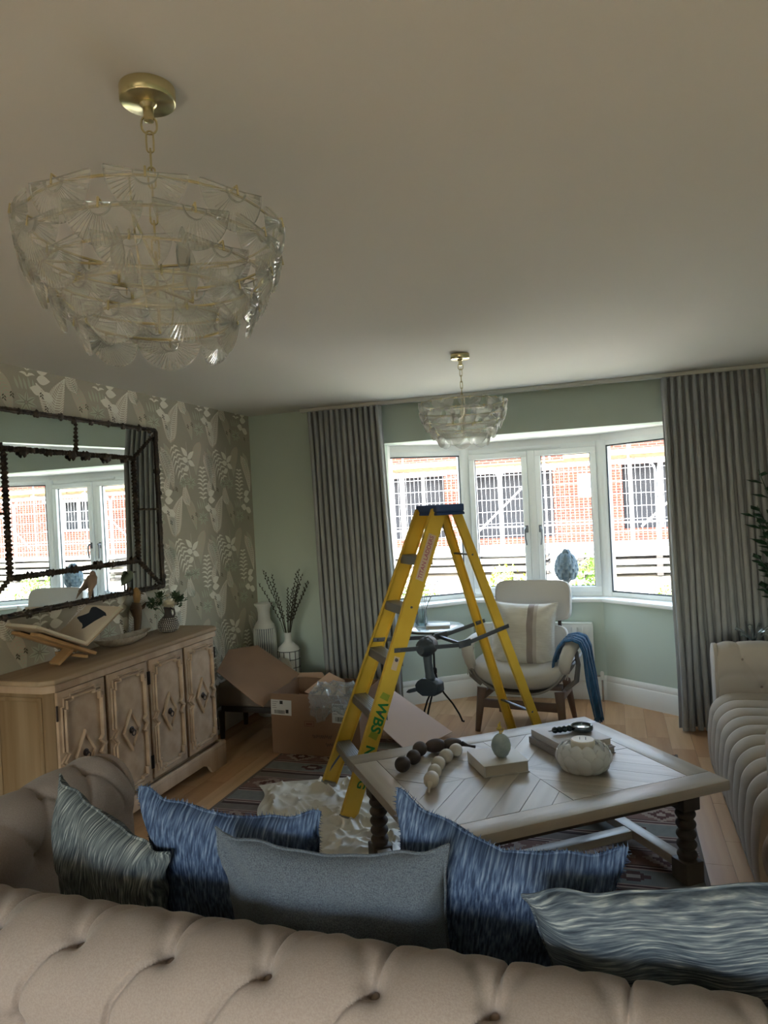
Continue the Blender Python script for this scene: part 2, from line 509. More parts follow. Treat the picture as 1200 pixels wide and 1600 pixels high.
for k, i in enumerate((1, 2)):                       # corner posts between the lights
    x, y = WP[i]
    struct(G().lathe([(.06, SILL), (.06, 2.045)], 12, M=T(x, y, 0)).obj('trim_bay_post_%s' % ('left', 'right')[k], M_upvc))
for k, (x, y) in enumerate((WP[0], WP[3])):
    s = -1 if k == 0 else 1
    struct(bx('trim_bay_jamb_%s' % ('left', 'right')[k], (min(x, x + s * .1) , YF + .1, SILL), (max(x, x + s * .1), y + .1, HEAD), M_gloss))
struct(bx('trim_reveal_left', (-1.80, YF + .002, SILL), (-1.692, YI + .08, HEAD), M_gloss)); struct(bx('trim_reveal_right', (.452, YF + .002, SILL), (.56, YI + .08, HEAD), M_gloss))

# ------------------------------------------------------------------ wallpaper print (flat leaf pattern on the left wall)
TW, TH = .53, .64
pink, white, green, dark = G(), G(), G(), G()
def poly_on(g, pts, lay):
    g.add([(XL + .0004 * lay, p[0], p[1]) for p in pts], [tuple(range(len(pts)))])
def ribbon(g, pts, w0, w1, lay):
    n = len(pts); vs = []
    for i, p in enumerate(pts):
        a = pts[max(i - 1, 0)]; b = pts[min(i + 1, n - 1)]
        dx, dz = b[0] - a[0], b[1] - a[1]; l = math.hypot(dx, dz) or 1
        t = i / (n - 1); w = (w0 * (1 - t) + w1 * t) / 2
        nx, nz = -dz / l * w, dx / l * w
        vs += [(XL + .0004 * lay, p[0] + nx, p[1] + nz), (XL + .0004 * lay, p[0] - nx, p[1] - nz)]
    g.add(vs, [(2 * i, 2 * i + 1, 2 * i + 3, 2 * i + 2) for i in range(n - 1)])
def feather(a, b, bend, w_, fill, line, n=17, lay=1, lw=.0046):
    """striped feather leaf from base a to tip b"""
    w = w_ * 1.25; ax, az = a; bx_, bz = b; dx, dz = bx_ - ax, bz - az; l = math.hypot(dx, dz); ux, uz = dx / l, dz / l; nx, nz = -uz, ux
    def mid(t): k = math.sin(t * PI) * bend; return (ax + dx * t + nx * k, az + dz * t + nz * k)
    def wid(t): return w * (math.sin(min(1, t * 1.02) ** .75 * PI)) ** .8 if 0 < t < 1 else 0
    P = [mid(i / 14) for i in range(15)]
    Lf = [(P[i][0] + nx * wid(i / 14), P[i][1] + nz * wid(i / 14)) for i in range(15)]
    Rt = [(P[i][0] - nx * wid(i / 14), P[i][1] - nz * wid(i / 14)) for i in range(15)]
    for i in range(14):
        poly_on(fill, [Lf[i], Rt[i], Rt[i + 1], Lf[i + 1]], lay)
    for k in range(1, n):
        t = k / n
        for s in (1, -1):
            m0 = mid(t * .97); t2 = min(.995, t + .13); e = mid(t2); ww = wid(t2) * .93 * s
            m1 = mid(t + .03); w1 = wid(t) * .55 * s
            ribbon(line, [m0, (m1[0] + nx * w1, m1[1] + nz * w1), (e[0] + nx * ww, e[1] + nz * ww)], lw * 1.3, lw, lay + 1)
    ribbon(line, P, lw * .9, lw * .5, lay + 2)
def petal(g, a, b, w, lay, outline=None):
    ax, az = a; dx, dz = b[0] - ax, b[1] - az; l = math.hypot(dx, dz); nx, nz = -dz / l, dx / l
    pts = []
    for s in (1, -1):
        r = range(0, 9) if s == 1 else range(8, -1, -1)
        for i in r:
            t = i / 8; ww = w * math.sin(t ** .8 * PI) * s
            if (s == -1 and i in (0, 8)): continue
            pts.append((ax + dx * t + nx * ww, az + dz * t + nz * ww))
    poly_on(g, pts, lay)
    if outline: ribbon(outline, [a, (ax + dx * .9, az + dz * .9)], .003, .0015, lay + 1)
def frond(base, tip, n, ll, g, lay=4, droop=.5, lw=.013):
    bx_, bz = base; dx, dz = tip[0] - bx_, tip[1] - bz; l = math.hypot(dx, dz); ux, uz = dx / l, dz / l; nx, nz = -uz, ux
    ribbon(g, [base, tip], .004, .002, lay)
    for k in range(n):
        t = (k + .6) / n
        for s in (1, -1):
            L2 = ll * (1 - .55 * abs(t - .45) * 1.5)
            x0, z0 = bx_ + dx * t, bz + dz * t
            p1 = (x0 + (ux * .45 + nx * s * .5) * L2 * .55, z0 + (uz * .45 + nz * s * .5) * L2 * .55)
            p2 = (x0 + (ux * (.45 - droop) + nx * s) * L2, z0 + (uz * (.45 - droop) + nz * s) * L2)
            m1 = ((x0 + p1[0]) / 2, (z0 + p1[1]) / 2); m2 = ((p1[0] + p2[0]) / 2 + (ux * .06) * L2, (p1[1] + p2[1]) / 2 + uz * .06 * L2)
            nn = [(x0, z0), m1, p1, m2, p2]; ww = [.003, lw * .8, lw, lw * .7, .001]
            vs = []
            for i, p in enumerate(nn):
                a = nn[max(i - 1, 0)]; b = nn[min(i + 1, 4)]; ex, ez = b[0] - a[0], b[1] - a[1]; q = math.hypot(ex, ez) or 1
                vs += [(XL + .0004 * lay, p[0] - ez / q * ww[i] / 2, p[1] + ex / q * ww[i] / 2), (XL + .0004 * lay, p[0] + ez / q * ww[i] / 2, p[1] - ex / q * ww[i] / 2)]
            g.add(vs, [(2 * i, 2 * i + 1, 2 * i + 3, 2 * i + 2) for i in range(4)])
def tile(s0, z0):
    P = lambda x, y: (s0 + (x - 120) / 530 * TW, z0 - (y - 460) / 970 * TH)
    feather(P(118, 462), P(215, 40), .028, .052, pink, white, 20)
    feather(P(112, 470), P(5, 120), -.02, .036, pink, white, 18)
    feather(P(262, 60), P(372, 410), .02, .036, pink, green, 13, lw=.0042)
    feather(P(470, 420), P(402, 790), -.03, .042, pink, green, 13, lw=.0042)
    feather(P(525, 520), P(650, 960), .03, .040, pink, white, 18, lw=.004)
    feather(P(-20, 560), P(70, 900), .02, .034, pink, white, 15, lw=.0042)
    frond(P(250, 840), P(130, 500), 7, .085, white, 5, .75, .015)
    frond(P(478, 1080), P(482, 700), 8, .075, white, 5, .2, .015)
    feather(P(300, 1120), P(250, 880), .02, .036, pink, white, 14)
    feather(P(610, 700), P(560, 480), -.02, .030, pink, green, 11)
    feather(P(20, 1000), P(95, 780), .01, .026, pink, white, 11)
    ribbon(white, [P(330, 830), P(300, 640), P(290, 440)], .0035, .002, 5)
    for a, b in (((300, 590), (225, 500)), ((300, 620), (382, 530)), ((305, 640), (228, 620)), ((306, 640), (388, 690)), ((312, 700), (245, 750))):
        petal(white, P(*a), P(*b), .021, 5)
    for a, b in (((545, 1000), (635, 960)), ((540, 1060), (635, 1060)), ((575, 190), (492, 165)), ((650, 240), (560, 190))):
        petal(white, P(*a), P(*b), .026, 6)
    for cx, cy, rr in ((465, 285, 75), (330, 870, 70), (235, 870, 55)):
        for k in range(7):
            t = k / 7 * 2 * PI + .3
            petal(green, P(cx + 8 * math.cos(t), cy + 8 * math.sin(t)), P(cx + rr * math.cos(t), cy + rr * 1.15 * math.sin(t)), .013, 4, dark)
    for k in range(5):
        petal(green, P(420 + k * 26, 190), P(392 + k * 30, 95 - (k % 2) * 15), .008, 4)
    for cx, cy in ((40, 190), (325, 250), (150, 920), (375, 1190), (600, 290)):
        for k in range(4):
            petal(dark, P(cx, cy + k * 10), P(cx + (14 if k % 2 else -14), cy + 16 + k * 12), .004, 7)
for i in range(-9, 2):
    for j in range(-1, 4):
        s0 = 4.15 + i * TW
        z0 = 2.11 - j * TH + (0)
        if s0 > YF or z0 < -.3: continue
        tile(s0, z0)
def clip_print(g):
    """keep the print on the wall: drop what leaves it"""
    keep = []
    for f in g.f:
        ys = [g.v[i][1] for i in f]; zs = [g.v[i][2] for i in f]
        if max(ys) < YF + .0 and max(zs) < H and min(zs) > .19: keep.append(f)
        elif max(ys) < YF + .03 and max(zs) < H + .1 and min(zs) > .1:
            keep.append(f)
            for i in f:
                v = g.v[i]; g.v[i] = (v[0], min(v[1], YF), max(.19, min(v[2], H)))
    g.f = keep
for g, nm, m in ((pink, 'leaf_print', M_wp_pink), (green, 'flower_print', M_wp_green), (white, 'vein_print', M_wp_white), (dark, 'bud_print', M_wp_dark)):
    clip_print(g)
    me = bpy.data.meshes.new(nm); me.from_pydata(g.v, [], g.f); me.materials.append(m)
    o = bpy.data.objects.new(nm, me); COL.objects.link(o); o.parent = wall_left; stuff(o)

# ================================================================== curtains and their track
M_curt = streak_mat('grey_taupe_linen_curtain', [(150, 154, 156), (167, 170, 172)], 60, (1, 1, .15), rough=.9, bump=.15)
M_track = mat('white_curtain_track', (214, 214, 208), .5)
struct(bx('trim_curtain_track', (-2.30, 5.12, H - .028), (1.02, 5.165, H - .0005), M_track))
def curtain(x0, x1, xb0, xb1, n, lead, label, seed):
    rr = random.Random(seed)
    zt, zb = H - .032, .012
    amp = [rr.uniform(.8, 1.15) for _ in range(n + 2)]
    ph = [rr.uniform(-.18, .18) for _ in range(n + 2)]
    def fn(u, v):
        k = u * n; i = int(min(k, n - 1))
        z = zt + (zb - zt) * v
        xx = (x0 + (x1 - x0) * u) * (1 - v) + (xb0 + (xb1 - xb0) * u) * v
        a = .034 * (amp[i] * (1 - (k - i)) + amp[i + 1] * (k - i)) * (.85 + .3 * v)
        w = 2 * PI * k + ph[i] * v * 3
        yy = 5.125 + a * math.cos(w) + .006 * math.sin(5 * v + i)
        xx += .010 * math.sin(2 * w) * (.6 + .5 * v) + .006 * math.sin(3 * v * PI + i * 1.7) * v
        e = smooth((u - (1 - .09)) / .09) if lead > 0 else smooth((.09 - u) / .09)
        yy -= e * (.02)
        if v > .9: yy -= .012 * math.sin(i * 2.1) * (v - .9) * 10
        return (xx, yy, z)
    root = thing('curtain', label, 'curtain', (0, 0, 0), group=None)
    G().sheet(fn, n * 14 + 1, 26, .004).obj('drape', M_curt, root, angle=80)
    # stiff heading tape band and hem fold
    G().sheet(lambda u, v: tuple(Vector(fn(u, v * .035)) + Vector((0, .006, 0))), n * 10 + 1, 3, .002).obj('heading_tape', M_curt, root, angle=80)
    for k in range(n):
        u = (k + .5) / n; p = fn(u, 0)
        bx('curtain_glider', (p[0] - .006, 5.135, H - .045), (p[0] + .006, 5.15, H - .026), M_track, root, bevel=.001)
    return root
curtain(-2.24, -1.63, -2.19, -1.56, 13, 1, 'grey linen floor length curtain hanging at the left side of the bay', 3)
curtain(.345, .98, .37, 1.05, 14, -1, 'grey linen floor length curtain hanging at the right side of the bay', 5)

# ================================================================== chandeliers
M_brass = mat('polished_brass', (216, 204, 160), .25, 1)
M_fan = glass_mat('ribbed_clear_glass', (253, 254, 253), .15, .05, .22, (253, 254, 251))
M_bulb = glass_mat('bulb_glass', (240, 240, 236), .2, .05, .25)
def fan_mesh():
    """half-disc pressed glass leaf: straight-ish top edge, radiating ribs, slightly dished; hangs below its origin"""
    r0, r1, n = .018, .064, 52
    vs = []; fs = []
    rings = [(.0, 0), (.3, 0), (.62, 0), (.9, 1), (1.0, .4)]
    for side in (1, -1):
        for i in range(n + 1):
            a = -PI * 1.0 + PI * 1.0 * i / n
            for t, rb in [(0, 0), (.35, 1), (.7, 1), (.93, 1), (1, 0)]:
                r = r0 + (r1 - r0) * t
                rib = (.0016 if i % 2 else -.0016) * rb * (.4 + t)
                dish = -.012 * (r / r1) ** 2
                x = r * math.cos(a); z = r * math.sin(a) + .007 * (abs(x) / r1) ** 2
                vs.append((x, -dish + side * .0022 + rib, z))
    m = 5; o = (n + 1) * m
    for i in range(n):
        for j in range(m - 1):
            q = (i * m + j, (i + 1) * m + j, (i + 1) * m + j + 1, i * m + j + 1)
            fs.append(q); fs.append(tuple(k + o for k in q[::-1]))
        for j in (0, m - 1):
            fs.append((i * m + j, i * m + j + o, (i + 1) * m + j + o, (i + 1) * m + j))
    for j in range(m - 1):
        for i in (0, n):
            fs.append((i * m + j, i * m + j + 1, i * m + j + 1 + o, i * m + j + o))
    # solid hub behind the hook
    g = G().add(vs, fs)
    g.prism([(r0 * 1.1 * math.cos(t), r0 * 1.1 * math.sin(t)) for t in [-PI + PI * k / 12 for k in range(13)]], -.0032, .0022, M=R(PI / 2, 'X'))
    return g.mesh('glass_fan', M_fan, angle=20)
FAN = fan_mesh()
def chandelier(loc, label, phase):
    t = thing('chandelier', label, 'chandelier', loc, phase, 'matching tiered glass chandeliers')
    G().lathe([(.048, -.027), (.0505, -.025), (.051, -.003), (.0505, 0)], 40).obj('canopy', M_brass, t, angle=60)
    G().lathe([(.003, -.062), (.009, -.060), (.010, -.036), (.016, -.030), (.016, -.026)], 16).obj('canopy_loop', M_brass, t)
    def link(z, h, w, rz, r=.0022):
        pts = []
        for k in range(16):
            a = 2 * PI * k / 16
            pts.append((w * math.cos(a), 0, z + (h / 2 - w) * (1 if math.sin(a) > 0 else -1) * (1 if abs(math.sin(a)) > .01 else 0) + w * math.sin(a)))
        G().tube(pts, r, 6, closed=True, M=R(rz, 'Z')).obj('chain_link', M_brass, t)
    link(-.067, .034, .014, .3, .002)
    z = -.098
    for k in range(7):
        link(z, .040, .0065, k * PI / 2 + .3, .0018); z -= .0335
    G().tube([(0, 0, z + .03), (0, 0, -.455)], .003, 8).obj('stem', M_brass, t)
    tiers = [(.238, -.262, 10, 0, 3), (.232, -.306, 10, .5, 5), (.214, -.350, 9, 0, 8), (.184, -.394, 8, .5, 9), (.144, -.436, 7, 0, 10)]
    for r, z, n, off, tilt in tiers:
        G().tube([((r - .018) * math.cos(2 * PI * k / 40), (r - .018) * math.sin(2 * PI * k / 40), z) for k in range(40)], .0018, 6, closed=True, flat=1.5).obj('ring_frame', M_brass, t)
        for k in range(n):
            a = 2 * PI * (k + off) / n
            hk = G().tube([((r - .018) * math.cos(a), (r - .018) * math.sin(a), z), ((r + .002) * math.cos(a), (r + .002) * math.sin(a), z + .004), ((r + .004) * math.cos(a), (r + .004) * math.sin(a), z - .012)], .002, 6).obj('hook', M_brass, t)
            o = bpy.data.objects.new('glass_fan', FAN); COL.objects.link(o); o.parent = t
            o.matrix_basis = T(r * math.cos(a), r * math.sin(a), z - .002) @ R(a + PI / 2 + RND.uniform(-.08, .08), 'Z') @ R(math.radians(tilt), 'X') @ R(RND.uniform(-.09, .09), 'Y')
    for k in range(4):                                   # cross arms carrying the rings
        a = k * PI / 2 + .2
        G().tube([(0, 0, -.33), (.222 * math.cos(a), .222 * math.sin(a), -.318)], .0025, 6).obj('arm', M_brass, t)
        G().tube([(q_ * math.cos(a), q_ * math.sin(a), z_) for q_, z_ in ((.220, -.262), (.214, -.306), (.196, -.350), (.166, -.394), (.126, -.436))], .0018, 6).obj('rib', M_brass, t)
        b = a + PI / 4
        x, y = .08 * math.cos(b), .08 * math.sin(b)
        G().tube([(0, 0, -.37), (x, y, -.38), (x, y, -.358)], .0035, 6).obj('lamp_arm', M_brass, t)
        G().lathe([(.006, -.358), (.012, -.343), (.013, -.323), (.009, -.298), (.002, -.278)], 12, M=T(x, y, 0)).obj('bulb', M_bulb, t)
    return t
chandelier((-.788, 1.142, H - .001), 'large tiered chandelier of ribbed glass half discs hanging nearest the viewer', .25)
chandelier((-.742, 3.78, H - .001), 'tiered glass half disc chandelier hanging in front of the bay window', .05)

# ================================================================== mirror over the sideboard
M_mirror = mat('mirror_glass', (232, 236, 234), 0.0, 1)
M_bronze = mat('dark_carved_bronze', (48, 44, 42), .55, .4, bump=(60, .5), var=(25, (78, 66, 54)))
mir = thing('mirror', 'large wall mirror with dark carved branch and leaf frame above the sideboard', 'mirror', (XL + .03, 3.2, 1.66))
mO = (.725, .5); mI = (.49, .315)
def mp(a, b): return (0, a, b)
x = .004
panes = [[(-mI[0], -mI[1]), (mI[0], -mI[1]), (mI[0], mI[1]), (-mI[0], mI[1])],
         [(-mI[0], mI[1]), (0, mI[1]), (0, mO[1]), (-mO[0], mO[1])], [(0, mI[1]), (mI[0], mI[1]), (mO[0], mO[1]), (0, mO[1])],
         [(-mI[0], -mI[1]), (mI[0], -mI[1]), (mO[0], -mO[1]), (-mO[0], -mO[1])],
         [(mI[0], 0), (mO[0], 0), (mO[0], mO[1]), (mI[0], mI[1])], [(mI[0], -mI[1]), (mO[0], -mO[1]), (mO[0], 0), (mI[0], 0)],
         [(-mI[0], 0), (-mO[0], 0), (-mO[0], mO[1]), (-mI[0], mI[1])], [(-mI[0], -mI[1]), (-mO[0], -mO[1]), (-mO[0], 0), (-mI[0], 0)]]
YZX = Matrix(((0, 0, 1, 0), (1, 0, 0, 0), (0, 1, 0, 0), (0, 0, 0, 1)))   # (a,b,c) -> (c,a,b)
for i_, p in enumerate(panes):
    if i_ in (1, 2):      # bevelled upper margin leans out a little
        P = [(a_, b_ - mI[1]) for a_, b_ in p]
        G().prism(P, 0, .006, M=T(0, 0, mI[1]) @ R(math.radians(3.2), 'Y') @ YZX).obj('mirror_pane', M_mirror, mir, flat=True)
    else:
        G().prism(p, 0, .006, M=YZX).obj('mirror_pane', M_mirror, mir, flat=True)
bx('backing_board', (-.025, -.72, -.495), (-.001, .72, .495), mat('mirror_backing', (60, 50, 42), .8), mir)
def branch(a, b, r, seed, lumps=True):
    rr = random.Random(seed); a = Vector((.012, a[0], a[1])); b = Vector((.012, b[0], b[1])); L_ = (b - a).length
    n = max(6, int(L_ / .006)); pts = []; rs = []
    for i in range(n + 1):
        t = i / n; p = a.lerp(b, t)
        pts.append(p + Vector((0, rr.uniform(-.0015, .0015), rr.uniform(-.0015, .0015))))
        rs.append(r * (1 + (.45 * math.sin(t * L_ / .022 * 2 * PI) if lumps else .15 * math.sin(t * 40)) + rr.uniform(-.12, .12)))
    return G().tube(pts, rs, 8).obj('frame_branch', M_bronze, mir, angle=60)
for (a, b) in (((-mO[0], mO[1]), (mO[0], mO[1])), ((-mO[0], -mO[1]), (mO[0], -mO[1])), ((mO[0], -mO[1]), (mO[0], mO[1])), ((-mO[0], -mO[1]), (-mO[0], mO[1]))):
    branch(a, b, .010, 1, False)
    d = Vector((b[0] - a[0], b[1] - a[1])).normalized(); o = Vector((-d.y, d.x)) * .013
    branch((a[0] + o.x, a[1] + o.y), (b[0] + o.x, b[1] + o.y), .005, 2, False)
for (a, b) in (((-mI[0], mI[1]), (mI[0], mI[1])), ((-mI[0], -mI[1]), (mI[0], -mI[1])), ((mI[0], -mI[1]), (mI[0], mI[1])), ((-mI[0], -mI[1]), (-mI[0], mI[1]))):
    branch(a, b, .011, 3, True)
for sx in (1, -1):
    for sz in (1, -1): branch((sx * mI[0], sz * mI[1]), (sx * mO[0], sz * mO[1]), .009, 4)
    branch((sx * mI[0], 0), (sx * mO[0], 0), .005, 6)
branch((0, mI[1]), (0, mO[1]), .010, 5); 
def leaf_cluster():
    """five-lobed carved leaf"""
    n = 25; vs = [(.010, 0, 0)]; fs = []
    for i in range(n):
        a = 2 * PI * i / n; r = .014 + .010 * abs(math.cos(a * 2.5))
        vs.append((.0, r * math.cos(a), r * math.sin(a)))
    for i in range(n):
        a = 2 * PI * i / n; r = (.014 + .010 * abs(math.cos(a * 2.5))) * .8
        vs.append((.007, r * math.cos(a), r * math.sin(a)))
    for i in range(n):
        j = (i + 1) % n
        fs += [(1 + i, 1 + j, 1 + n + j, 1 + n + i), (0, 1 + n + i, 1 + n + j)]
    fs.append(tuple(range(1, n + 1))[::-1])
    return G().add(vs, fs).mesh('carved_leaf', M_bronze, angle=60)
LEAF = leaf_cluster()
rr = random.Random(11)
def put_leaf(a, b, s):
    o = bpy.data.objects.new('carved_leaf', LEAF); COL.objects.link(o); o.parent = mir
    o.matrix_basis = T(.018, a, b) @ R(rr.uniform(0, 6), 'X') @ Matrix.Scale(s, 4)
for s in (1, -1):
    for k in range(11): put_leaf(-mO[0] + (k + .5) * 2 * mO[0] / 11 + rr.uniform(-.02, .02), s * mO[1] + rr.uniform(-.006, .006), rr.uniform(.75, 1.1))
    for k in range(6): put_leaf(-mI[0] + (k + .6) * 2 * mI[0] / 6 + rr.uniform(-.03, .03), s * mI[1] - .008 * s + rr.uniform(-.008, .004), rr.uniform(.9, 1.35))
    for k in range(6): put_leaf(s * mO[0] + rr.uniform(-.005, .005), -mO[1] + (k + .5) * 2 * mO[1] / 6 + rr.uniform(-.03, .03), rr.uniform(.6, .95))

# ================================================================== sideboard
PINE = [(196, 164, 128), (168, 136, 102)]
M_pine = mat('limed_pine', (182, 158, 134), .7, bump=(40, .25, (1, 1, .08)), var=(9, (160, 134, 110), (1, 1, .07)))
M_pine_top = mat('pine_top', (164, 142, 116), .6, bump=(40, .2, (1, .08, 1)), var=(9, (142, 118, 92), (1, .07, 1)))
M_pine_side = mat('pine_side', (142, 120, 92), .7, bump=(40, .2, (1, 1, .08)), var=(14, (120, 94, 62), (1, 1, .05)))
M_iron = mat('dark_iron', (52, 42, 38), .5, .6)
sb = thing('sideboard', 'long limed pine sideboard with four diamond panelled doors along the wallpapered wall', 'sideboard', (-2.635, 3.285, 0))
SBL, SBX, SBH = .70, .165, .865
pl = G().prism([(-SBX - .01, -SBL), (SBX - .03, -SBL), (SBX, -SBL + .03), (SBX, SBL - .03), (SBX - .03, SBL), (-SBX - .01, SBL)], .15, SBH)
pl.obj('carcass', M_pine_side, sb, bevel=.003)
top = G().prism([(-SBX - .015, -SBL - .035), (SBX - .02, -SBL - .035), (SBX + .03, -SBL + .01), (SBX + .03, SBL - .01), (SBX - .02, SBL + .035), (-SBX - .015, SBL + .035)], SBH, SBH + .026)
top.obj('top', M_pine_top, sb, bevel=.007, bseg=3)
G().strip([(-SBX, -SBL - .008), (SBX - .022, -SBL - .008), (SBX + .012, -SBL + .02), (SBX + .012, SBL - .02), (SBX - .022, SBL + .008), (-SBX, SBL + .008)], .024, SBH - .034, SBH - .0005).obj('cornice_moulding', M_pine, sb)
# plinth with bracket feet
def plinth(L_, M, nm):
    pts = [(-L_, 0), (-L_ + .16, 0), (-L_ + .18, .02), (-L_ + .20, .05), (-L_ + .26, .075), (L_ - .26, .075), (L_ - .20, .05), (L_ - .18, .02), (L_ - .16, 0), (L_, 0), (L_, .135), (-L_, .135)]
    G().prism(pts, 0, .022, M=M).obj(nm, M_pine, sb, bevel=.003)
plinth(SBL + .03, frame_M((SBX + .010, 0, 0), (0, 1, 0), (0, 0, 1), (1, 0, 0)), 'plinth')
pts = [(-SBX, 0), (-SBX + .07, 0), (-SBX + .10, .06), (SBX - .09, .06), (SBX - .06, 0), (SBX + .02, 0), (SBX + .02, .135), (-SBX, .135)]
for s in (1, -1):
    G().prism(pts, 0, .022, M=frame_M((0, s * (SBL + .019), 0), (1, 0, 0), (0, 0, 1), (0, -1, 0))).obj('plinth_side', M_pine, sb, bevel=.003)
G().strip([(-SBX, -SBL - .02), (SBX + .020, -SBL - .02), (SBX + .020, SBL + .02), (-SBX, SBL + .02)], .022, .135, .155).obj('plinth_moulding', M_pine, sb)
FM = lambda a, z, dx=0: frame_M((SBX + dx, a, z), (0, 1, 0), (0, 0, 1), (1, 0, 0))
DW = .158
for i in range(4):
    a = -.51 + i * .34
    d = G().box((-DW, -.325, 0), (DW, .325, .016)).obj('door', M_pine, sb, bevel=.003, M=FM(a, .50))
    w, zz = .122, .285
    # stepped key-cornered moulding pinched to a point at mid height
    loop = [(-w + .05, zz), (w - .05, zz), (w - .05, zz - .012), (w - .012, zz - .012), (w - .012, zz - .05), (w, zz - .05), (w, .045), (w - .018, .03), (w + .012, 0), (w - .018, -.03), (w, -.045), (w, -zz + .05), (w - .012, -zz + .05), (w - .012, -zz + .012), (w - .05, -zz + .012), (w - .05, -zz), (-w + .05, -zz), (-w + .05, -zz + .012), (-w + .012, -zz + .012), (-w + .012, -zz + .05), (-w, -zz + .05), (-w, -.045), (-w + .018, -.03), (-w - .012, 0), (-w + .018, .03), (-w, .045), (-w, zz - .05), (-w + .012, zz - .05), (-w + .012, zz - .012), (-w + .05, zz - .012)]
    G().strip(loop, .013, .016, .034, closed=True).obj('moulding', M_pine, d, angle=12)
    G().strip([(p[0] * 1.13, p[1] * 1.055) for p in loop], .009, .016, .025, closed=True).obj('outer_moulding', M_pine, d, angle=12)
    G().strip([(0, .098), (.062, 0), (0, -.098), (-.062, 0)], .014, .016, .032, closed=True).obj('diamond_moulding', M_pine, d, angle=12)
    G().prism([(0, .088), (.055, 0), (0, -.088), (-.055, 0)], .016, .021).obj('diamond_panel', M_pine, d)
    k = G().lathe([(.018, .021), (.018, .024), (.010, .028), (.007, .036), (.003, .038)], 14).obj('ring_pull', M_iron, d)
    G().tube([(.014 * math.cos(t), .014 * math.sin(t) - .014, .036) for t in [2 * PI * q / 18 for q in range(18)]], .0028, 6, closed=True).obj('pull_ring', M_iron, d)
    hs = -1 if i % 2 == 0 else 1
    for hz in (.23, -.23):
        G().tube([(hs * (DW + .006), hz - .035, .016), (hs * (DW + .006), hz + .035, .016)], .005, 8).obj('hinge', M_iron, d)
for a in (-.695, 0, .695):
    bx('stile', (SBX - .01, a - (.012 if a == 0 else .02), .155), (SBX + .006, a + (.012 if a == 0 else .02), SBH - .034), M_pine, sb) if a == 0 else None
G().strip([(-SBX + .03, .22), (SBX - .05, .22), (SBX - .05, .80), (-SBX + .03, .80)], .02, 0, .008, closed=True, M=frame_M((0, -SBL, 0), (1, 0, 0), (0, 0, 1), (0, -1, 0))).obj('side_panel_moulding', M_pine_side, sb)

ZT = SBH + .0265        # sideboard top surface
# ---- objects on the sideboard
M_paper = mat('book_page', (214, 200, 182), .8)
M_pages = mat('page_block', (206, 196, 176), .85, bump=(220, .3, (1, 1, 30)))
M_birdink = mat('blue_black_ink', (34, 42, 56), .8)
M_lightwood = mat('pale_beech', (176, 140, 98), .55, var=(12, (158, 122, 82), (.2, 1, 1)))
# bookstand: crossed boards, book lying open in its V
c_st = Vector((-2.655, 2.935, ZT)); ang = math.radians(-14)
st = thing('book_stand', 'pale wooden crossed bookstand holding an open book on the sideboard', 'bookstand', c_st, ang)
V1, V2 = math.radians(26), math.radians(34)
def slab(g, p0, dir_, L_, wy, th):
    d = Vector(dir_).normalized(); n = Vector((0, 0, 0))
    return g
# local frame: y across (towards far end), x depth, z up ; V opens along y
for (s, tilt, L_, nm) in ((-1, V1, .26, 'rest_board'), (1, V2, .22, 'rest_board')):
    M = T(0, 0, .085) @ R(s * tilt, 'X') 
    lo, hi = ((-.12, -L_, -.008), (.12, .03, .008)) if s < 0 else ((-.12, -.03, -.008), (.12, L_, .008))
    M = T(0, 0, .073 if s < 0 else .0715) @ R(-s * -tilt if s > 0 else -tilt, 'X')
    if s > 0:
        G().box((-.04, -.11, -.008), (.04, L_, .008)).obj(nm, M_lightwood, st, bevel=.003, M=M)
    else:
        G().box((-.12, -L_, -.008), (-.042, .075, .008)).obj(nm, M_lightwood, st, bevel=.003, M=M)
        G().box((.042, -L_, -.008), (.12, .075, .008)).obj(nm, M_lightwood, st, bevel=.003, M=M)
G().box((-.13, .0, .030), (.13, .012, .045)).obj('cross_pin', M_lightwood, st, bevel=.002)
bk = thing('open_book', 'large open book showing a dark bird picture on the wooden bookstand', 'book', c_st + Vector((0, 0, .092)), ang)
for s, tilt, L_ in ((-1, V1, .30), (1, V2, .27)):
    M = R(tilt * (1 if s > 0 else -1), 'X')
    y0, y1 = (0, L_) if s > 0 else (-L_, 0)
    pg = G().box((-.138, y0 + s * .004, .003), (.138, y1 - s * .004 if s > 0 else y1 + .004, .020)) if s > 0 else G().box((-.138, y0 + .006, .003), (.138, y1 - .004, .018))
    pg.obj('page_block', M_pages, bk, bevel=.002, M=M)
    G().box((-.145, y0, -.001), (.145, y1, .003)).obj('cover', mat('book_cover_%d' % s, (168, 150, 128), .7), bk, bevel=.001, M=M)
    pt = G().box((-.136, y0 + .006, .0205 if s > 0 else .0185), (.136, y1 - .006, .021 if s > 0 else .019)).obj('printed_page', M_paper, bk, M=M)
    if s > 0:      # swallow-like bird silhouette printed on the far page
        bird = [(.06, .66), (.14, .70), (.24, .76), (.275, .80), (.23, .88), (.19, .95), (.215, .985), (.32, .985), (.43, .95), (.56, .91), (.70, .86), (.80, .82), (.84, .79), (.91, .735), (.83, .735), (.80, .68), (.72, .58), (.66, .46), (.60, .34), (.55, .32), (.50, .40), (.40, .47), (.27, .52), (.16, .58), (.07, .62)]
        bird = [((x_ - .5) * .255, .012 + y_ * .245) for x_, y_ in bird]
        G().prism(bird, .0211, .0214).obj('bird_print', M_birdink, bk, M=M, flat=True)
